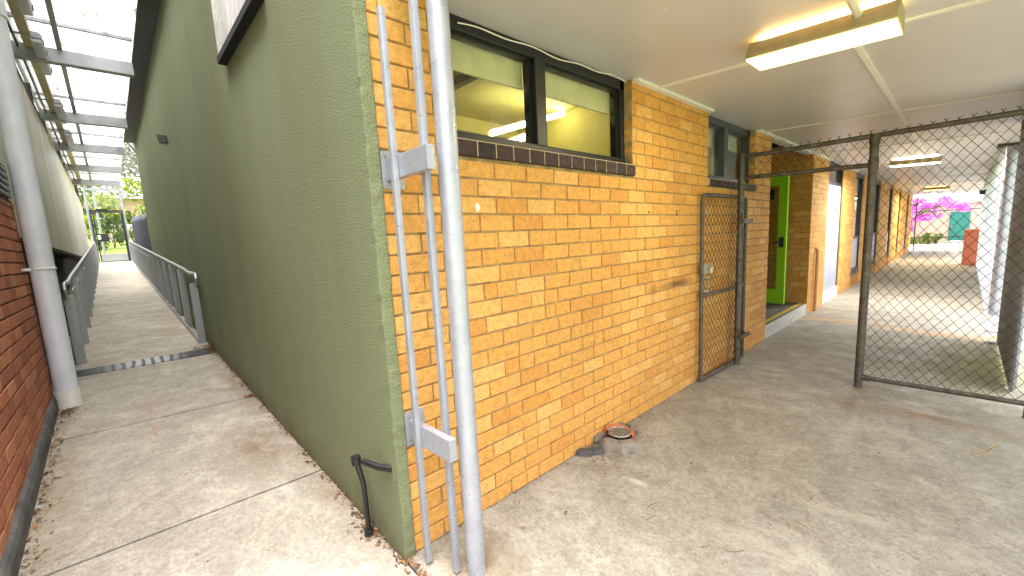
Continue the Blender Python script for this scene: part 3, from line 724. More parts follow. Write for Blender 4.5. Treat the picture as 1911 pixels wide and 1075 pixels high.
# ------------------------------------------------------------------ silver downpipe with guard bars
DP = thing('downpipe_guard', 'silver painted steel downpipe with guard bars at the brick corner', 'downpipe', (.2, -.3, 0))
m = MB(); m.tube([(.193, -.288, -.05), (.193, -.288, .62), (.193, -.288, 2.9)], .041, 28); m.build('downpipe', 'silver', DP, smooth=True)
def bar(x, y, s, z0, z1, nm):
    m = MB(); m.box((x-s, y-s, z0), (x+s, y+s, z1)); m.build(nm, 'silver', DP, bevel=.003, smooth=True)
bar(.0655, -.102, .0125, .014, 2.32, 'guard_bar'); bar(.1265, -.232, .0135, .004, 2.9, 'guard_bar')
for z0, z1 in ((1.70, 1.788), (.562, .656)):
    A = thing('bracket', None, None, (.1, -.1, z0)); nest(A, DP)
    m = MB(); m.box((.0785, -.318, z0), (.1125, -.006, z1)); m.build('arm', 'silver', A, bevel=.003)
    m = MB(); m.box((.062, -.006, z0-.03), (.165, .0, z1+.035)); m.build('plate', 'silver', A, bevel=.002)
    for zz in (z0-.014, z1+.018): m = MB(); m.tube([(.083, -.004, zz), (.083, -.013, zz)], .008, 6); m.build('bolt', 'galv', A)

# black pipe stub on the green wall
BPp = thing('black_pipe', 'bent black wrapped pipe running from green wall down to the path', 'pipe', (-.05, .26, .02))
m = MB(); m.tube([(-.045, .262, .0), (-.045, .262, .16), (-.052, .252, .30), (-.056, .300, .405)], [.013, .012, .013, .014], 10); m.tube([(-.056, .300, .385), (-.056, .302, .425)], .024, 10); m.build('riser', 'blackpoly', BPp, smooth=True)
m = MB(); m.tube([(-.058, .215, .43), (-.03, .10, .432), (.004, .045, .432)], .016, 10); m.build('stub', 'blackpoly', BPp, smooth=True)
m = MB(); m.tube([(-.045, .262, .014), (-.045, .262, .05)], .024, 10); m.build('collar', 'blackpoly', BPp, smooth=True)

# ------------------------------------------------------------------ chain link
def chainlink(mb, fr, u0, u1, v0, v1, du=.034, dv=.045, r=.0021, barbs=None, clip=None):
    n = int((u1-u0)/du); du = (u1-u0)/n; nv = int((v1-v0)/dv); dv = (v1-v0)/nv
    for k in range(n):
        pts = []
        for j in range(nv+1):
            side = (j+k) % 2; u = u0+(k+side)*du; pts.append(fr(u, (.0018 if side else -.0018), v0+j*dv))
        mb.tube(pts, r, 4, caps=False)
    if barbs:
        for k in range(0, n+1, 2):
            u = u0+k*du; t = rnd.uniform(-.004, .004)
            mb.tube([fr(u, 0, v1), fr(u+t, 0, barbs+.012)], r*1.5, 4); mb.tube([fr(u+t, 0, barbs+.012), fr(u+.014, .006, barbs+.026)], r*1.1, 4); mb.tube([fr(u+t, 0, barbs+.012), fr(u-.014, -.006, barbs+.024)], r*1.1, 4)
XF = 3.977
CF = thing('chain_link_fence', 'brown weathered chain link fence across the walkway with open gateway', 'fence', (XF, -1.08, 0))
m = MB(); m.tube([(XF, -1.083, -.04), (XF, -1.083, 2.115)], .030, 16); m.tube([(XF, -1.083, 2.05), (XF, -1.083, 2.13)], .036, 16); m.tube([(XF, -1.083, 1.845), (XF, -1.083, 1.93)], .0345, 16); m.build('post', 'oldpipe', CF, smooth=True)
m = MB(); m.tube([(XF, -.095, -.01), (XF, -.095, 2.16)], .030, 16); m.build('post', 'oldpipe', CF, smooth=True)
m = MB(); m.tube([(XF, -2.035, -.06), (XF, -2.035, 2.13)], .030, 16); m.build('post', 'oldpipe', CF, smooth=True)
m = MB(); m.tube([(XF, -.095, 2.128), (XF, -2.08, 2.105)], .021, 14); m.build('top_rail', 'oldpipe', CF, smooth=True)
m = MB(); m.tube([(XF, -.095, 1.925), (XF, -1.083, 1.885)], .020, 14); m.build('lintel_rail', 'oldpipe', CF, smooth=True)
m = MB(); m.tube([(XF, -1.083, .062), (XF, -2.06, .045)], .020, 14); m.tube([(XF, -1.09, .062), (XF, -1.16, .06)], .026, 14); m.build('bottom_rail', 'oldpipe', CF, smooth=True)
m = MB(); fr = lambda u, w_, v: (XF+w_, u, v)
chainlink(m, fr, -2.03, -1.105, .065, 2.10, barbs=2.128); chainlink(m, fr, -1.06, -.12, 1.905, 2.105, barbs=2.142); m.build('wire_mesh', 'wire', CF)
# open gate folded against the brick wall
CG = thing('chain_link_gate', 'narrow chain link gate with rounded corners folded back against brick wall', 'gate', (XF+.15, -.09, 0))
def gate_frame(A, B, z0, z1, r, rc=.07):
    A, B = Vector(A), Vector(B); dv_ = (B-A).normalized(); L_ = (B-A).length
    pts = [(0, z0), (0, z1-rc)]+[(rc-rc*math.cos(t), z1-rc+rc*math.sin(t)) for t in [math.pi/2*k/5 for k in range(1, 6)]]
    pts += [(L_-u, v) for u, v in reversed(pts)]
    return [A+dv_*u+Vector((0, 0, v)) for u, v in pts], dv_, L_
GA, GB = (3.165, -.045, 0), (4.20, -.075, 0)
pts, dv_, L_ = gate_frame(GA, GB, .03, 1.745, .018)
m = MB(); m.tube(pts, .017, 12); m.tube([pts[0], pts[-1]], .017, 12); m.build('frame', 'oldpipe', CG, smooth=True)
m = MB(); m.tube([Vector(GA)+Vector((0, 0, .83)), Vector(GB)+Vector((0, 0, .83))], .014, 12); m.build('mid_rail', 'oldpipe', CG, smooth=True)
m = MB(); fr = lambda u, w_, v: tuple(Vector(GA)+dv_*u+Vector((0, w_, v)))
chainlink(m, fr, .035, L_-.03, .05, 1.725, du=.037, dv=.040, r=.0021); m.build('wire_mesh', 'wire', CG)
for zz in (1.50, .30):
    m = MB(); m.box((XF-.035, -.137, zz-.022), (XF+.25, -.128, zz+.022)); m.tube([(XF-.06, -.115, zz), (XF-.03, -.14, zz)], .012, 6); m.tube([(XF+.225, -.14, zz), (XF+.225, -.06, zz)], .013, 6); m.box((XF-.045, -.135, zz+.03), (XF-.025, -.1, zz+.075)); m.build('hinge', 'oldpipe', CG)
m = MB(); m.box((3.19, -.055, 1.03), (3.30, -.049, 1.12)); m.tube([(3.19, -.06, 1.0), (3.285, -.06, 1.0)], .006, 6); m.tube([(3.285, -.06, 1.0), (3.285, -.06, .84)], .005, 6); m.tube([(3.18, -.06, .87), (3.26, -.06, .865)], .010, 6); m.build('latch', 'latch', CG)
PL = thing('padlock', 'small pale padlock hanging on the chain link gate', 'padlock', (3.33, -.064, 1.07))
m = MB(); m.box((3.31, -.072, 1.03), (3.36, -.054, 1.085)); m.build('lock_body', 'padlock', PL, bevel=.005)
m = MB(); m.tube([(3.318, -.063, 1.08), (3.318, -.063, 1.11), (3.335, -.063, 1.125), (3.352, -.063, 1.11), (3.352, -.063, 1.08)], .004, 6); m.build('shackle', 'galv', PL)

# green door standing open
GD = thing('green_door', 'lime green glazed door standing open in the brick recess', 'door', (7.2, .24, .18))
m = MB(); dx0, dy0, dx1, dy1 = 7.125, .245, 7.30, 1.10
def dbox(m, s0, s1, z0, z1, t0=-.02, t1=.02):
    a = Vector((dx0, dy0, 0)); u = (Vector((dx1, dy1, 0))-a); u /= u.length; n_ = Vector((-u.y, u.x, 0)); i = len(m.v)
    for z in (z0, z1):
        for s, t in ((s0, t0), (s1, t0), (s1, t1), (s0, t1)): p = a+u*s+n_*t; m.v.append((p.x, p.y, z))
    m.f += [tuple(i+q for q in f_) for f_ in ((3, 2, 1, 0), (4, 5, 6, 7), (0, 1, 5, 4), (1, 2, 6, 5), (2, 3, 7, 6), (3, 0, 4, 7))]
dbox(m, 0, .125, .19, 2.205); dbox(m, .745, .87, .19, 2.205); dbox(m, .125, .745, .19, .42); dbox(m, .125, .745, 2.06, 2.205); m.build('door_leaf', 'lime', GD, bevel=.003)
m = MB(); dbox(m, .125, .745, .42, 2.06, -.004, .004); m.build('glass_panel', 'glass_clean', GD)
m = MB(); dbox(m, .20, .62, 1.86, 2.02, .0045, .009); m.build('door_sign', 'blackgate', GD)
m = MB(); dbox(m, .03, .10, 1.10, 1.26, .02, .028); dbox(m, .04, .17, 1.17, 1.19, .05, .068); dbox(m, .045, .062, 1.17, 1.19, .02, .06); m.build('door_handle', 'grey_frame', GD)
m = MB(); dbox(m, .02, .85, .180, .192, -.012, .012); m.build('weather_strip', 'galv', GD)

# brick coloured pipe stub by the recess corner
m = MB(); m.tube([(7.80, -.035, -.02), (7.80, -.035, .98), (7.80, -.025, 1.02), (7.80, .01, 1.035)], .024, 14)
tag(m.build('pipe_stub', 'tan_pipe', smooth=True), 'short tan painted pipe against the pier by the green door', 'pipe')

# ------------------------------------------------------------------ corridor outer side: corrugated screens, silver post, orange board
def corrugated(mb, x0, x1, y, z0, z1, p=.076, a=.010, zt=None):
    n = int((x1-x0)/(p/6)); prev = None
    for k in range(n+1):
        x = x0+(x1-x0)*k/n; yy = y+a*math.sin(2*math.pi*(x-x0)/p)
        mb.v += [(x, yy, z0), (x, yy, z1)]
        if k: i = len(mb.v); mb.f.append((i-4, i-2, i-1, i-3))
m = MB(); corrugated(m, 4.55, 6.70, -1.985, -.03, 2.44, p=.15, a=.024); o = m.build('corrugated_screen', 'corr_dark', smooth=True)
tag(o, 'dark grey corrugated screen at the walkway edge just behind the chain link fence', 'screen', 'corrugated screens along the walkway edge')
md = o.modifiers.new('s', 'SOLIDIFY'); md.thickness = .002
m = MB(); corrugated(m, 9.15, 18.7, -1.935, -.05, 2.42, p=.10, a=.016); o = m.build('corrugated_screen', 'screen', smooth=True)
tag(o, 'pale grey corrugated screen beyond the silver post, orange board leaning before it', 'screen', 'corrugated screens along the walkway edge')
SP = thing('walkway_post', 'round pale silver post carrying the walkway roof beside the screen', 'post', (8.87, -1.97, -.06))
m = MB(); m.tube([(8.80, -2.0, -.07), (8.80, -2.0, 2.40)], .06, 20); m.build('shaft', 'silver', SP, smooth=True)
m = MB(); m.box((8.70, -2.1, -.065), (8.90, -1.9, -.05)); m.build('base_plate', 'silver', SP)
m = MB(); m.box((8.74, -2.15, 2.36), (9.0, -1.86, 2.40)); m.build('head_plate', 'oldpipe', SP)
for k, x in enumerate((6.6, 7.35)):
    m = MB(); m.box((x, -2.02, -.055), (x+.14, -1.90, -.035)); tag(m.build('concrete_pad', 'offwhite', bevel=.004), 'small pale pad on the moss edge by the corrugated screen', 'pad', 'pale pads along the screen foot')
m = MB(); m.prism([(18.45, -.05), (18.86, -.05), (18.94, 1.02), (18.50, 1.02)], 'y', -1.92, -1.62); tag(m.build('orange_board', 'orange', bevel=.01), 'tall orange board leaning by the corrugated screen down the walkway', 'board')
CB = thing('wall_camera', 'small black bracket fixed high on the pale corrugated screen', 'bracket', (15.5, -1.97, 2.0))
m = MB(); m.tube([(15.4, -2.0, 2.05), (15.4, -1.90, 2.02), (15.2, -1.84, 1.98)], .02, 8); m.build('arm', 'blackgate', CB)
m = MB(); m.box((14.95, -1.90, 1.92), (15.25, -1.80, 2.02)); m.build('head', 'blackgate', CB, bevel=.01)

# ------------------------------------------------------------------ far end of the walkway
EG = thing('end_fence', 'thin dark framed open fence at the far end of the walkway', 'fence', (27, -.7, 0))
for y in (.35, -.08, -2.1): m = MB(); m.tube([(26.8, y, -.05), (26.8, y, 2.35)], .022, 8); m.build('post', 'darkgrey', EG)
for z in (1.72, .56): m = MB(); m.tube([(26.8, .35, z), (26.8, -2.1, z)], .02, 8); m.build('rail', 'darkgrey', EG)
m = MB(); fr = lambda u, w_, v: (26.8+w_, u, v); chainlink(m, fr, -2.1, .35, .02, 2.3, du=.07, dv=.09, r=.0022); m.build('wire_mesh', 'wire', EG)
FW = thing('garden_wall', 'pale upright boarded wall behind the bougainvillea', 'wall', (35.2, -2, 0))
m = MB()
for k in range(64): y = -8+k*.2; m.box((35.2, y, -.1), (35.22+.01*(k % 2), y+.185, 2.15))
m.build('boards', 'cream_wall', FW)
m = MB(); m.box((35.1, -8, 2.15), (35.5, 4.8, 2.22)); m.build('capping', 'roof_grey', FW)
m = MB(); m.box((35.24, -8, -.1), (35.4, 4.8, 2.15)); m.build('backing', 'white', FW)
m = MB(); m.box((35.4, -9, 2.0), (35.8, -1.2, 4.2)); m.box((35.4, -1.2, 2.0), (35.6, 6, 3.1)); tag(m.build('pale_building', 'white'), 'plain white building wall rising behind the boarded wall', 'building')
TD = thing('teal_door', 'teal green door in the boarded wall at the courtyard', 'door', (35.1, -1.4, 0))
m = MB(); m.box((35.10, -1.78, .08), (35.16, -1.0, 1.72)); m.build('door_leaf', 'teal', TD, bevel=.01)
m = MB(); m.box((35.08, -1.85, .0), (35.18, -.93, .08)); m.build('door_step', 'white', TD)
m = MB(); m.tube([(35.07, -1.10, .8), (35.07, -1.10, .95)], .02, 8); m.build('door_handle', 'galv', TD)
YB = thing('yellow_bollard', 'yellow bollard in the shrubs past the walkway', 'bollard', (30, .35, 0))
m = MB(); m.tube([(30, .33, -.05), (30, .33, .52)], .085, 14); m.build('shaft', 'yel_post', YB, smooth=True)
m = MB(); m.tube([(30, .33, .52), (30, .33, .56), (30, .33, .585)], [.095, .085, .03], 14); m.build('cap', 'yel_post', YB, smooth=True)

def foliage(mb, c, r, n, size, asp=.6, hollow=.35, lumps=7):
    c = Vector(c); r = Vector(r)
    cen = [Vector((rnd.gauss(0, .5), rnd.gauss(0, .5), rnd.gauss(0, .45))) for _ in range(lumps)]
    for _ in range(n):
        q = rnd.choice(cen)+Vector((rnd.gauss(0, 1), rnd.gauss(0, 1), rnd.gauss(0, 1))).normalized()*rnd.uniform(hollow, 1)*.45
        mb.leaf(c+Vector((q.x*r.x, q.y*r.y, q.z*r.z)), size*rnd.uniform(.6, 1.4), asp)
def tree(name, label, x, y, h, cr, mat, group, n=2600, size=.35, trunk=.16, lean=0):
    z0 = gz(x, y); T = thing(name, label, 'tree' if 'shrub' not in name else 'shrub', (x, y, z0), group)
    m = MB(); m.tube([(x, y, z0-.2), (x+.1*lean, y, z0+h*.35), (x+.3*lean, y+.1, z0+h*.75)], [trunk, trunk*.75, trunk*.3], 9)
    for k in range(6):
        a = rnd.uniform(0, 6.28); z1 = z0+h*rnd.uniform(.35, .6)
        m.tube([(x+.1*lean, y, z1), (x+math.cos(a)*cr*.3, y+math.sin(a)*cr*.3, z1+h*.15), (x+math.cos(a)*cr*.75, y+math.sin(a)*cr*.75, z1+h*.27)], [trunk*.45, trunk*.3, trunk*.1], 6)
    m.build('trunk', 'bark', T, smooth=True)
    m = MB(); foliage(m, (x, y, z0+h*.68), (cr, cr, h*.36), n, size, lumps=11); m.build('crown', mat, T); return T
def shrub(x, y, h, r, mat, label, group, n=700, size=.12, z0=None, name='shrub'):
    z0 = gz(x, y) if z0 is None else z0
    T = thing(name, label, 'shrub', (x, y, z0), group)
    m = MB()
    for k in range(5):
        a = rnd.uniform(0, 6.28); m.tube([(x, y, z0-.05), (x+math.cos(a)*r*.25, y+math.sin(a)*r*.25, z0+h*.4), (x+math.cos(a)*r*.6, y+math.sin(a)*r*.6, z0+h*.8)], [.02, .014, .006], 5)
    m.build('stem', 'bark', T)
    m = MB(); foliage(m, (x, y, z0+h*.55), (r, r, h*.5), n, size); m.build('foliage', mat, T); return T
BG = thing('bougainvillea', 'magenta flowering bougainvillea sprawling over the boarded wall', 'shrub', (33.8, .3, 0))
m = MB(); m.tube([(34.2, .7, -.05), (34.0, .65, .9), (33.9, .3, 1.6), (33.8, -.6, 2.1)], [.06, .05, .04, .02], 7)
m.tube([(34.0, .65, .9), (33.9, 1.0, 1.7), (33.8, 1.1, 2.2)], [.04, .03, .01], 6); m.build('stem', 'bark', BG)
m = MB()
for c, r, n in (((33.9, -.35, 2.15), (.7, .9, .42), 1500), ((33.8, .55, 1.9), (.6, .5, .5), 900), ((33.8, .75, 1.15), (.45, .30, .55), 500), ((33.9, -1.3, 1.95), (.5, .7, .28), 600), ((33.9, 0., 1.45), (.5, .7, .3), 420)): foliage(m, c, r, n, .10, .75)
m.build('bracts', 'magenta', BG)
m = MB()
for c, r, n in (((34.0, -.3, 1.9), (.6, .9, .4), 300), ((33.9, .7, 2.35), (.6, .4, .25), 260)): foliage(m, c, r, n, .10)
m.build('leaves', 'leaf', BG)
G_ = 'low shrubs along the courtyard edge'
for k, (x, y, h, r) in enumerate(((33.2, .75, .75, .5), (33.6, .0, .65, .5), (33.4, -.6, .6, .4), (33.6, -2.1, .7, .5), (33.5, 1.5, .9, .6))):
    shrub(x, y, h, r, 'leaf_y' if k % 2 else 'leaf', ['dark green low shrub under the magenta bougainvillea', 'yellow green low shrub beside the yellow bollard', 'dark green low shrub left of the teal door', 'yellow green low shrub right of the teal door', 'taller dark shrub at the brick wall end'][k], G_, 420, .13, z0=-.05)
tree('street_tree', 'green tree above the white wall at the far courtyard', 41, 3.5, 5.5, 2.2, 'leaf', None, 1200, .3)

# leafy sprig poking in over the fence top
SPg = thing('leaf_sprig', 'small green leafy sprig over the top right of the chain link fence', 'plant', (4.0, -1.92, 2.06))
m = MB(); m.tube([(4.02, -2.05, 2.02), (3.99, -1.95, 2.03), (3.97, -1.85, 2.015)], .003, 5); m.build('stem', 'twig', SPg)
m = MB()
for k in range(16): m.leaf((3.98+rnd.uniform(-.02, .02), -1.88+rnd.uniform(-.07, .05), 2.03+rnd.uniform(-.035, .03)), .05, .5)
m.build('leaves', 'leaf', SPg)

# ------------------------------------------------------------------ drain collar and rubble
DC = thing('drain_collar', 'broken orange clay gully collar with steel grate by the brick wall', 'drain', (1.60, -.10, 0))
cx, cy = 1.672, -.095
m = MB(); NN = 28; prof = [(.082, .0), (.102, .012), (.104, .052), (.094, .060), (.080, .050)]
for k in range(NN+1):
    a = R_(-88+238*k/NN); jg = rnd.uniform(.93, 1.05) if k in (0, 1, NN-1, NN) else 1
    for r_, z in ((.079, .0), (.079, .050), (.086, .058), (.096, .054), (.101, .040), (.101, .0)):
        m.v.append((cx+r_*math.cos(a)*1.04, cy+r_*math.sin(a), z*1.25*jg+.012*math.cos(a-2.2)+.006+rnd.uniform(-.001, .001)))
for k in range(NN):
    for j in range(5): a_ = k*6+j; m.f.append((a_, a_+6, a_+7, a_+1))
m.build('collar', 'pvc_orange', DC, smooth=True)
m = MB(); m.tube([(cx, cy, .028), (cx, cy, .032)], .083, 24); m.build('well', 'void', DC)
m = MB()
for k in range(6):
    o_ = -.060+k*.024; h_ = math.sqrt(max(0, .078**2-o_**2)); m.box((cx-h_, cy+o_-.006, .048), (cx+h_, cy+o_+.006, .056))
m.tube([(cx+.079*math.cos(2*math.pi*k/24), cy+.079*math.sin(2*math.pi*k/24), .058) for k in range(25)], .006, 6, False); m.build('grate', 'grate', DC)
def chunk(name, c, s, rz, mat, label, group=None, seed=1, tilt=0):
    r2 = random.Random(seed); bm = bmesh.new(); bmesh.ops.create_cube(bm, size=1)
    bmesh.ops.subdivide_edges(bm, edges=bm.edges[:], cuts=3, use_grid_fill=True)
    for v in bm.verts:
        n_ = v.co.normalized(); v.co = v.co*.86+n_*.09; v.co += Vector((r2.gauss(0, .035), r2.gauss(0, .035), r2.gauss(0, .035)))
        v.co = Vector((v.co.x*s[0], v.co.y*s[1], v.co.z*s[2]))
    me = bpy.data.meshes.new(name); bm.to_mesh(me); bm.free(); me.materials.append(MT[mat])
    for p in me.polygons: p.use_smooth = True
    me.set_sharp_from_angle(angle=R_(30))
    o = bpy.data.objects.new(name, me); COL.objects.link(o); o.location = c; o.rotation_euler = (tilt, 0, rz); return tag(o, label, 'rubble', group)
GRb = 'broken concrete around the drain collar'
m = MB(); NA = 22
for k in range(NA+1):
    a = R_(146+140*k/NA); t = min(1, min(k, NA-k)/3.5); hh = .054*(.45+.55*t)+rnd.uniform(-.003, .003); ro = .125+.075*t+.012*math.sin(k*1.3)+rnd.uniform(-.004, .004)
    for r_, z in ((.106, -.02), (.104, hh*.9), (.112, hh), (ro*.62+.04, hh*.98), (ro*.88, hh*.72), (ro, hh*.2), (ro+.004, -.02)): m.v.append((cx+r_*math.cos(a), cy+r_*math.sin(a), z+rnd.uniform(-.002, .002)))
for k in range(NA):
    for j in range(6): a_ = k*7+j; m.f.append((a_, a_+7, a_+8, a_+1))
m.f += [tuple(range(7)), tuple(NA*7+j for j in reversed(range(7)))]
tag(m.build('concrete_chunk', 'rubble', smooth=True), 'largest smooth grey concrete piece curving round the orange collar', 'rubble', GRb)
chunk('concrete_chunk', (1.34, -.035, .012), (.10, .055, .04), R_(-50), 'rubble_dark', 'dark flat concrete piece nearest the silver downpipe end', GRb, 5)
chunk('concrete_chunk', (1.415, -.085, .01), (.08, .055, .038), R_(-35), 'rubble_dark', 'dark small concrete piece wedged under the largest grey piece', GRb, 6)
chunk('concrete_chunk', (1.80, -.012, .022), (.10, .05, .05), R_(-8), 'rubble', 'grey concrete piece against the wall behind the grate', GRb, 8)
chunk('concrete_chunk', (1.835, -.06, .018), (.055, .05, .04), R_(20), 'rubble_dark', 'small dark stone right of the orange collar', GRb, 9)
chunk('concrete_chunk', (1.86, -.115, .012), (.09, .07, .035), R_(10), 'rubble', 'flat low grey mortar lump furthest along the wall', GRb, 11)
chunk('concrete_chunk', (1.62, -.008, .03), (.24, .03, .06), R_(2), 'rubble', 'long thin mortar fillet between brick wall and collar', GRb, 12)

# ------------------------------------------------------------------ left red brick building
LB = thing('red_brick_building', 'red brick building with raised pale cladding and clerestory windows', 'building', (XL, 0, 0))
m = MB(); bricks(m, -.6, 3.62, -.08, 1.96, frame=lambda u, w_, v: (XL+w_, u, v), phase=.05, gap=.012, jit=.002); m.build('brick_wall', 'red_brick', LB)
m = MB(); m.box((XL-.2, -.597, -.5), (XL-.0075, 3.61, 1.98)); m.build('mortar_bed', 'mortar_dark', LB)
m = MB()
n = 60
for k in range(n):
    y0, y1 = -.6+k*4.2/n, -.6+(k+1)*4.2/n
    t0, t1 = zl(y0)+.115+.006*math.sin(y0*9)+.004*math.sin(y0*31), zl(y1)+.115+.006*math.sin(y1*9)+.004*math.sin(y1*31)
    P0 = [(XL+.0, t0+.012), (XL+.018, t0), (XL+.028, t0-.03), (XL+.030, zl(y0)-.1)]; P1 = [(XL+.0, t1+.012), (XL+.018, t1), (XL+.028, t1-.03), (XL+.030, zl(y1)-.1)]
    for q in range(3): m.quad((P0[q][0], y0, P0[q][1]), (P1[q][0], y1, P1[q][1]), (P1[q+1][0], y1, P1[q+1][1]), (P0[q+1][0], y0, P0[q+1][1]))
m.build('plinth', 'kerb', LB)
m = MB(); m.box((XL-.10, 3.62, 1.70), (XL, 21.0, 3.84)); m.box((XL-.10, -.6, 2.26), (XL, 3.60, 3.84)); m.build('cladding', 'cladding', LB)
m = MB(); m.box((XL-.06, -.6, 1.98), (XL-.02, 3.6, 2.26)); m.build('dark_vent', 'darkgrey', LB)
m = MB()
for k in range(5): m.box((XL-.02, -.6, 2.0+k*.052), (XL+.012, 3.55, 2.018+k*.052))
m.build('vent_louvre', 'steel', LB)
m = MB(); m.box((XL-.9, 3.62, -.3), (XL-.30, 21, 1.9)); m.box((XL-.5, 3.50, -.4), (XL-.205, 3.62, 1.9)); m.build('undercroft_wall', 'undercroft', LB)
m = MB(); m.box((XL-.30, 3.62, 1.66), (XL-.012, 21, 1.70)); m.build('floor_edge', 'darkgrey', LB)
for a, b in ((3.0, 9.64), (11.3, 14.6), (17.6, 20.7)):
    W = thing('clerestory_window', None, None, (XL, a, 3.85)); nest(W, LB)
    m = MB(); m.box((XL-.05, a, 3.84), (XL+.012, b, 3.868)); m.build('sill', 'blackgate', W)
    m = MB(); n_ = max(2, int((b-a)/1.6)); 
    for k in range(n_+1): y = a+(b-a)*k/n_; m.box((XL-.05, y-.03, 3.868), (XL, y+.03, 4.75))
    m.box((XL-.05, a, 4.69), (XL, b, 4.75)); m.box((XL-.045, a, 4.25), (XL-.005, b, 4.29)); m.build('frame', 'darkgrey', W)
    m = MB(); m.quad((XL-.03, a, 3.868), (XL-.03, b, 3.868), (XL-.03, b, 4.7), (XL-.03, a, 4.7)); m.build('pane', 'glass', W)
for a, b in ((9.64, 11.3), (14.6, 17.6), (20.7, 21), (-.6, 3.0)): m = MB(); m.box((XL-.10, a, 3.842), (XL-.001, b, 4.75)); m.build('cladding', 'cladding', LB)
m = MB(); m.box((XL-.15, -.7, 4.75), (XL+.10, 21.1, 4.95)); m.build('eave', 'cream', LB)
m = MB(); m.box((XL-6, -.7, 4.95), (XL+.12, 21.1, 5.05)); m.box((XL-6, -.6, -.4), (XL-.9, 3.5, 4.9)); m.box((XL-6, 20.9, -.3), (XL-.1, 21, 4.9)); m.build('roof', 'roof_grey', LB)
# fat grey downpipe
FP = thing('fat_downpipe', 'thick pale grey downpipe with white collar beside the red brick wall', 'downpipe', (-1.25, 3.5, .22))
A, B = Vector((-1.25, 3.50, .22)), Vector((-1.235, 3.60, 4.6)); at = lambda z: A+(B-A)*((z-A.z)/(B.z-A.z))
m = MB(); m.tube([at(z) for z in (.3, 1.5, 2.8, 3.48)], .078, 28); m.build('pipe', 'pipe_grey', FP, smooth=True)
m = MB(); m.tube([at(.19), at(.375)], .0835, 28); m.build('collar', 'pvc', FP, smooth=True)
m = MB(); m.tube([at(3.40), at(3.56)], .086, 28); m.tube([at(3.56), at(4.6)], .075, 28); m.build('coupling', 'pipe_grey', FP, smooth=True)
m = MB(); c = at(1.425); m.tube([tuple(c+Vector((.0805*math.cos(a), .0805*math.sin(a), 0))) for a in [math.pi*.95-k*math.pi*1.6/20 for k in range(21)]], .007, 6); m.v = [(x, y, c.z+(z-c.z)*1.5) for x, y, z in m.v]
m.box((XL+.001, c.y-.20, c.z-.011), (XL+.006, c.y-.07, c.z+.011)); m.box((XL+.004, c.y-.085, c.z-.011), (XL+.04, c.y-.078, c.z+.011)); m.build('strap', 'white', FP)

# ------------------------------------------------------------------ canopy over the left path
CN = thing('canopy', 'clear corrugated canopy roof on grey steel beams over the left path', 'canopy', (-.8, 9, 4))
m = MB()
xs_ = [(-1.50+k*.0127) for k in range(102)]; ysn = [2.0, 6.0, 9.0, 12.0, 15.0, 18.0]
for y in ysn:
    for x in xs_: m.v.append((x, y, 4.20+.01*math.sin((x)*2*math.pi/.076)))
for j in range(len(ysn)-1):
    for k in range(101): q = j*102+k; m.f.append((q, q+1, q+103, q+102))
m.build('roof_sheet', 'poly', CN, smooth=True)
for y in (3.1, 5.93, 8.80, 11.3, 13.9, 16.4):
    m = MB(); m.box((-1.343, y-.02, 3.90), (-.24, y+.02, 4.06)); m.box((-1.343, y-.06, 3.89), (-.24, y+.06, 3.90)); m.build('beam', 'steel', CN)
    m = MB(); m.box((-1.343, y-.5, 4.15), (-.24, y-.46, 4.185)) ; m.build('cross_purlin', 'steel', CN)
m = MB(); m.box((-1.215, 2.0, 4.02), (-1.13, 18, 4.15)); m.build('side_beam', 'cream', CN)
m = MB(); m.box((-.945, 2.0, 4.06), (-.895, 18, 4.17)); m.build('purlin', 'steel', CN)
G_ = 'grey batten lights along the left building'
LBL = ['long grey batten light nearest, above the thick downpipe', 'long grey batten light second along, before the first canopy beam', 'long grey batten light third along, under the canopy', 'long grey batten light furthest along the canopy']
F0 = thing('batten_light', LBL[0], 'light', (-1.085, 4.15, 3.95), G_)
m = local(MB()); m.prism([(-.045, -.01), (.045, -.01), (.05, .03), (.03, .06), (-.04, .06)], 'y', -.56, .56); m.build('housing', 'steel', F0, bevel=.006)
m = local(MB()); m.prism([(-.05, -.012), (-.038, -.052), (.036, -.052), (.05, -.012)], 'y', -.55, .55); m.build('lens', 'batten_lens', F0, bevel=.008, smooth=True)
for yy in (-.45, -.15, .15, .45):
    m = local(MB()); m.box((.046, yy-.012, -.03), (.056, yy+.012, .02)); m.build('clip', 'grey_frame', F0)
for yy in (-.4, .4):
    m = local(MB()); m.box((-.26, yy-.015, .06), (.02, yy+.015, .075)); m.build('bracket', 'cream', F0)
for k, (y, z) in enumerate(((5.92, 3.95), (8.45, 3.95), (10.4, 3.95))):
    c = copy_tree(F0, (-1.085, y, z)); c['label'] = LBL[k+1]
m = MB(); m.tube([(-1.27, y_, 4.02+.012*math.sin(y_*2.1)) for y_ in [2.5+.4*q for q in range(38)]], .012, 6); tag(m.build('conduit_run', 'grey_frame'), 'thin dark conduit running along the left building under the canopy', 'conduit')

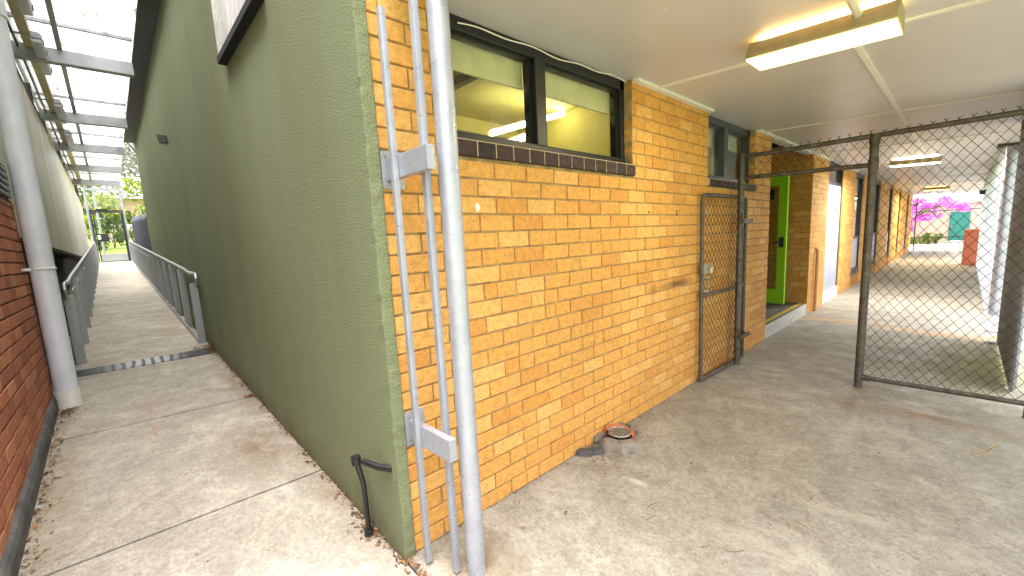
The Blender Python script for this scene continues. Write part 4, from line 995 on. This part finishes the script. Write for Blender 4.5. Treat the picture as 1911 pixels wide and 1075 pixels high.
# ------------------------------------------------------------------ handrails
def handrail(x, sgn, label, y0, y1, second):
    T = thing('handrail', label, 'handrail', (x, y0, zl(y0)), 'handrails along the ramp')
    rz_ = lambda y: zl(y)+.935
    xr = x-.055*sgn*-1
    m = MB(); zt_ = zl(y0)+.93; pts = [(x, y0-.25, zt_-.16), (x, y0-.30, zt_-.12), (x, y0-.335, zt_-.06), (x, y0-.31, zt_-.012), (x, y0-.25, zt_), (x, y0+.25, zt_+.005), (x, y0+.7, rz_(y0+.7)), (x, y1, rz_(y1))]
    m.tube(pts, .021, 12); m.build('top_rail', 'rail', T, smooth=True)
    m = MB(); m.tube([(x, second, rz_(second)-.16), (x, y1, rz_(y1)-.16)], .017, 10); m.build('lower_rail', 'rail', T, smooth=True)
    m = MB(); m.slope_box(x-.045, x-.033, y0, y1, lambda y: zl(y)+.075, .08); m.build('bottom_rail', 'galv', T)
    y = y0+.02; k = 0
    while y < y1:
        m = MB(); hh = .80 if k == 0 else .90
        m.box((x-.042, y-.012, zl(y)-.05), (x+.042, y+.012, zl(y)+hh))
        m.build('post', 'galv', T); y += 1.17; k += 1
    return T
HRR = handrail(-.055, 1, 'grey steel handrail along the foot of the green wall', 5.07, 24.0, 12.6)
HRL = handrail(-1.215, -1, 'grey steel handrail below the raised pale cladding', 5.02, 24.0, 5.6)
m = MB(); m.box((-1.262, 5.04, .25), (-1.252, 13.0, 1.05)); 
for v in range(len(m.v)): x, y, z = m.v[v]; m.v[v] = (x, y, z+zl(y)-.30)
m.build('infill_plate', 'galv', HRL)

# dark paling fence beyond the green wall
PF = thing('paling_fence', 'dark slate paling fence continuing past the green wall', 'fence', (.15, 12.1, .8))
m = MB()
y = 12.06; k = 0
while y < 24:
    h = zl(y)+1.85+.05*math.sin(k*2.1); wd = .26
    m.prism([(y, zl(y)-.1), (y+wd*.9, zl(y)-.1), (y+wd*.9, h-.06), (y+wd*.6, h+.07), (y+wd*.3, h+.07), (y, h-.06)], 'x', .13+.05*(k % 2), .16+.05*(k % 2)); y += wd; k += 1
m.build('palings', 'paling', PF)
m = MB()
for dz in (.4, 1.5): m.slope_box(.18, .24, 12.06, 24, lambda y, dz=dz: zl(y)+dz, .08)
m.build('rail', 'paling', PF)

# ------------------------------------------------------------------ end gate and its gantry frame
YG = 24.2; ZG = zl(YG)
PG = thing('entry_frame', 'grey steel frame with chain link panel above the black end gate', 'frame', (-.7, YG, ZG))
for x in (-1.24, -.07):
    m = MB(); m.tube([(x, YG, ZG-.3), (x, YG, 6.05)], .05, 12); m.build('post', 'steel', PG, smooth=True)
for z in (5.95, 5.0, 4.78):
    m = MB(); m.box((-1.22, YG-.04, z-.05), (-.09, YG+.04, z+.05)); m.build('beam', 'steel', PG)
m = MB(); m.tube([(-.95, YG, 5.9), (-.45, YG, 5.05)], .03, 8); m.build('brace', 'steel', PG)
m = MB(); fr = lambda u, w_, v: (u, YG+w_, v); chainlink(m, fr, -1.20, -.11, 3.98, 4.74, du=.045, dv=.05, r=.003); m.build('wire_mesh', 'galv', PG)
EGt = thing('end_gate', 'black framed wire mesh gate with lock box at the top of the ramp', 'gate', (-.65, YG, ZG))
m = MB()
pts, dv_, L_ = gate_frame((-1.10, YG-.06, ZG), (-.16, YG-.06, ZG), .04, 2.22, .02, .09); m.tube(pts, .024, 10); m.tube([pts[0], pts[-1]], .024, 10); m.build('frame', 'blackgate', EGt, smooth=True)
m = MB(); m.box((-1.20, YG-.10, ZG+2.25), (-.10, YG-.04, ZG+2.31)); m.box((-1.20, YG-.10, ZG), (-1.15, YG-.04, ZG+2.3)); m.box((-.15, YG-.10, ZG), (-.10, YG-.04, ZG+2.3)); m.build('gate_surround', 'blackgate', EGt)
m = MB(); m.tube([(-1.08, YG-.06, ZG+1.05), (-.18, YG-.06, ZG+1.05)], .012, 8); m.build('mid_rail', 'blackgate', EGt)
m = MB(); fr = lambda u, w_, v: (u, YG-.06+w_, v); chainlink(m, fr, -1.07, -.19, ZG+.36, ZG+2.20, du=.045, dv=.05, r=.0028); m.build('wire_mesh', 'blackgate', EGt)
m = MB(); m.box((-1.08, YG-.075, ZG+.05), (-.18, YG-.055, ZG+.36)); m.build('kick_plate', 'galv', EGt)
o = MB(); o.box((-1.12, YG-.13, ZG+.92), (-.72, YG-.02, ZG+1.26)); lb = o.build('lock_box', 'blackgate', EGt, bevel=.01)
o = MB(); o.box((-1.08, YG-.137, ZG+1.02), (-.98, YG-.131, ZG+1.20)); o.build('label_plate', 'label', EGt)
m = MB(); m.box((-.98, YG-.12, ZG+2.30), (-.62, YG-.03, ZG+2.36)); m.build('gate_closer', 'blackgate', EGt)

# ------------------------------------------------------------------ beyond the gate: street, trees, car, house
mb = MB()
for y0, y1 in ((41, 47),): 
    mb.quad((-40, y0, gz(0, y0)+.03), (40, y0, gz(0, y0)+.03), (40, y1, gz(0, y1)+.03), (-40, y1, gz(0, y1)+.03))
structure('road', mb, 'kerb')
SPo = thing('street_pole', 'slim grey pole standing on the lawn past the end gate', 'pole', (-.95, 29, gz(0, 29)))
m = MB(); z = gz(0, 29); m.tube([(-.98, 29, z-.3), (-.98, 29, z+5.6)], [.06, .05], 10); m.build('shaft', 'steel', SPo, smooth=True)
m = MB(); m.tube([(-.98, 29, z+5.5), (-.98, 29, z+5.7)], .065, 10); m.build('cap', 'steel', SPo)
CR = thing('parked_car', 'white car parked on the street past the end gate', 'car', (-.6, 43.5, gz(0, 43.5)))
z = gz(0, 43.5)+.02; yc = 43.5
m = MB(); prof = [(-2.6, .35), (1.5, .35), (1.55, .75), (1.2, .95), (.55, 1.0), (.05, 1.45), (-1.4, 1.48), (-2.1, 1.05), (-2.6, .98)]
m.prism([(u+.0, v+z) for u, v in prof], 'y', yc-.85, yc+.85); m.build('body', 'car_white', CR, bevel=.04, smooth=True)
m = MB(); m.prism([(.45, 1.03+z), (.03, 1.40+z), (-.6, 1.42+z), (-.6, 1.03+z)], 'y', yc-.86, yc+.86); m.prism([(-.68, 1.03+z), (-.68, 1.42+z), (-1.35, 1.42+z), (-1.95, 1.06+z)], 'y', yc-.86, yc+.86); m.build('window', 'car_glass', CR)
for x in (-1.8, .85):
    for s in (-1, 1):
        m = MB(); m.tube([(x, yc+s*.70, z+.33), (x, yc+s*.88, z+.33)], .33, 20); wh = m.build('wheel', 'tyre', CR, smooth=True)
        m = MB(); m.tube([(x, yc+s*.875, z+.33), (x, yc+s*.89, z+.33)], .20, 14); m.build('rim', 'galv', wh); 
HS = thing('far_house', 'low salmon brick house with pale grey roof across the street', 'house', (-2, 56, gz(0, 56)))
z = gz(0, 56); m = MB(); m.box((-14, 56, z-.3), (9, 64, z+3.2)); m.build('wall', 'house_brick', HS)
m = MB(); m.prism([(55.4, z+3.2), (60, z+3.9), (64.6, z+3.2)], 'x', -14.6, 9.6); m.build('roof', 'roof_grey', HS)
for x in (-6, -2.2, 2.2, 5.5):
    m = MB(); m.box((x, 55.93, z+1.0), (x+1.6, 56.05, z+2.3)); f = m.build('window', 'white', HS); m = MB(); m.box((x+.08, 55.91, z+1.08), (x+1.52, 55.93, z+2.22)); m.build('pane', 'car_glass', f)
G_ = 'trees past the end gate'
tree('street_tree', 'pale green bushy tree at the end of the green wall', 2.6, 33, 4.4, 2.0, 'leaf_y', G_, 3000, .22)
tree('street_tree', 'grey leaved gum tree rising above the canopy end', -1.2, 50, 10.5, 4.2, 'leaf_grey', G_, 1500, .34, .22)
tree('street_tree', 'dark green tree rising left of the slim grey pole', -4.2, 40, 7, 2.6, 'leaf', G_, 2400, .3)
tree('street_tree', 'tall loose gum tree above the dark paling fence', 2.6, 44, 10.5, 4, 'leaf_grey', G_, 1300, .32, .22)
G_ = 'bright shrubs past the end gate'
shrub(1.1, 27.5, 2.2, 1.0, 'leaf_y', 'bright yellow green shrub over the dark paling fence', G_, 1500, .16)
shrub(-.5, 33, 2.4, .9, 'leaf', 'upright green shrub in line with the end gate', G_, 1300, .18)
shrub(-1.9, 31, 1.6, .9, 'leaf_y', 'low bright shrub left of the slim grey pole', G_, 900, .16)
shrub(.6, 36, 1.5, 1.0, 'leaf', 'round green shrub on the lawn right of the end gate', G_, 900, .18)
PFc = thing('picket_fence', 'low pale fence panel on the lawn past the gate', 'fence', (-.3, 38.6, gz(0, 38.6)))
z = gz(0, 38.6); m = MB()
for k in range(30): m.box((-3+k*.2, 38.6, z-.1), (-2.88+k*.2, 38.63, z+.9))
m.build('pickets', 'cream_wall', PFc); m = MB(); m.box((-3, 38.63, z+.6), (3, 38.67, z+.7)); m.build('rail', 'cream_wall', PFc)

# ------------------------------------------------------------------ litter
def litter(name, spots, mat, label, cat='litter', size=(.012, .04), asp=.35):
    m = MB()
    for x, y, z in spots:
        up = Vector((rnd.gauss(0, .3), rnd.gauss(0, .3), 1)).normalized(); m.leaf((x, y, z+rnd.uniform(.003, .012)), rnd.uniform(*size), rnd.uniform(asp*.5, asp*1.5), up, .4)
    return tag(m.build(name, mat), label, cat, kind='stuff')
sp = []
for _ in range(520): y = rnd.uniform(-.1, 4.9); d_ = abs(rnd.gauss(0, .022))+.004; sp.append((-d_, y, zl(y)))
for _ in range(170): y = rnd.gauss(4.78, .10); sp.append((-abs(rnd.gauss(0, .10))-.005, y, zl(y)))
for _ in range(80): sp.append((-abs(rnd.gauss(.03, .04))-.004, rnd.gauss(2.62, .03), .171))
for _ in range(60): y = rnd.gauss(.30, .05); sp.append((-abs(rnd.gauss(.03, .03))-.004, y, zl(y)))
for _ in range(420): y = rnd.uniform(.3, 3.6); sp.append((XL+.034+abs(rnd.gauss(0, .035)), y, zl(y)))
for _ in range(120): sp.append((XL+.05+abs(rnd.gauss(0, .05)), rnd.gauss(3.36, .06), zl(3.38)))
for _ in range(160): y = rnd.uniform(-1, .02); sp.append((rnd.gauss(.004, .010), y, .004 if y > -.2 else zr(y)))
litter('leaf_litter', sp, 'dryleaf', 'small dry leaves and bark gathered along the path edges')
sp = []
for _ in range(130): x = rnd.uniform(.1, 4); sp.append((x, -abs(rnd.gauss(0, .012))-.004, 0))
for _ in range(170): sp.append((rnd.gauss(1.45, .13), -abs(rnd.gauss(.14, .09)), -.004))
for _ in range(60): sp.append((rnd.gauss(1.80, .05), -abs(rnd.gauss(.12, .06)), -.004))
for _ in range(60): sp.append((rnd.gauss(2.0, .15), -abs(rnd.gauss(.06, .08)), -.002))
for _ in range(110): x = rnd.uniform(.3, 5); y = rnd.uniform(-2.4, -.05); sp.append((x, y, zr(y)))
litter('leaf_litter', sp, 'dryleaf', 'scattered dry leaf fragments over the walkway floor', size=(.008, .026))
m = MB()
def stick(m, x, y, a, L, zf, r=.0016, bend=.12):
    pts = []
    for k in range(4):
        f = k/3; xx = x+math.cos(a+bend*f)*L*f; yy = y+math.sin(a+bend*f)*L*f; pts.append((xx, yy, zf(yy)+.004))
    m.tube(pts, r, 5)
for _ in range(46): stick(m, rnd.uniform(.4, 3.6), rnd.uniform(-2.3, -.1), rnd.uniform(0, 6.28), rnd.uniform(.02, .09), zr, .0012, rnd.uniform(-.6, .6))
tag(m.build('twig_litter', 'twig'), 'fine dark twigs scattered over the walkway floor', 'litter', kind='stuff')
m = MB()
for _ in range(40): y = rnd.uniform(.2, 3.4); stick(m, XL+.06+abs(rnd.gauss(0, .05)), y, rnd.uniform(0, 6.28), rnd.uniform(.03, .13), zl, .0014, rnd.uniform(-.9, .9))
for _ in range(26): y = rnd.uniform(.2, 4.5); stick(m, -.02-abs(rnd.gauss(0, .05)), y, rnd.uniform(0, 6.28), rnd.uniform(.02, .07), zl, .0012, rnd.uniform(-.9, .9))
tag(m.build('twig_litter', 'twig_pale'), 'pale dry stalks lying beside the red brick wall', 'litter', kind='stuff')
m = MB()
for _ in range(70): y = rnd.uniform(-.8, 4.5); m.leaf((rnd.uniform(-1.2, -.1), y, zl(y)+.003), rnd.uniform(.006, .016), .6, Vector((0, 0, 1)))
for _ in range(60): y = rnd.uniform(-2.3, -.1); m.leaf((rnd.uniform(.2, 4), y, zr(y)+.003), rnd.uniform(.005, .011), .6, Vector((0, 0, 1)))
tag(m.build('seed_litter', 'twig'), 'tiny dark seeds and specks on the concrete', 'litter', kind='stuff')
m = MB(); m.leaf((.78, -.32, zr(-.32)+.006), .05, .34, Vector((.1, .2, 1)).normalized(), .5); m.tube([(.755, -.31, .0), (.74, -.305, -.002)], .001, 4)
tag(m.build('dry_leaf', 'dryleaf'), 'single orange brown leaf on the floor near the silver downpipe', 'leaf')
m = MB(); z = zl(5.85); m.prism([(-.56, 5.82), (-.42, 5.84), (-.40, 5.87), (-.44, 5.885), (-.57, 5.86)], 'z', z+.002, z+.008); tag(m.build('paper_scrap', 'label'), 'white paper scrap lying on the ramp between the handrails', 'paper')
m = MB()
for (x, y, l_, wd) in ((-.735, 3.0, .30, .012), (-.74, 2.42, .26, .016)): m.prism([(x-wd, y-l_/2), (x+wd, y-l_/2), (x+wd*.6, y), (x+wd*1.1, y+l_/2), (x-wd*1.2, y+l_/2), (x-wd*.7, y)], 'z', zl(y)-.05, zl(y)+.0035)
for v in range(len(m.v)):
    x, y, z_ = m.v[v]
    m.v[v] = (x, y, zl(y)+(.0018 if z_ > .12+zl(0) and z_ > zl(y)-.03 else -.01))
tag(m.build('paint_mark', 'pinkchalk'), 'faded pink paint marks on the pale path slabs', 'marking', kind='structure')
m = MB(); stick(m, 3.0, -1.75, -.5, .28, zr, .004); stick(m, 3.02, -1.80, -.35, .22, zr, .003)
tag(m.build('dry_stalk', 'twig_pale'), 'pale split stalk on the floor near the fence foot', 'twig')
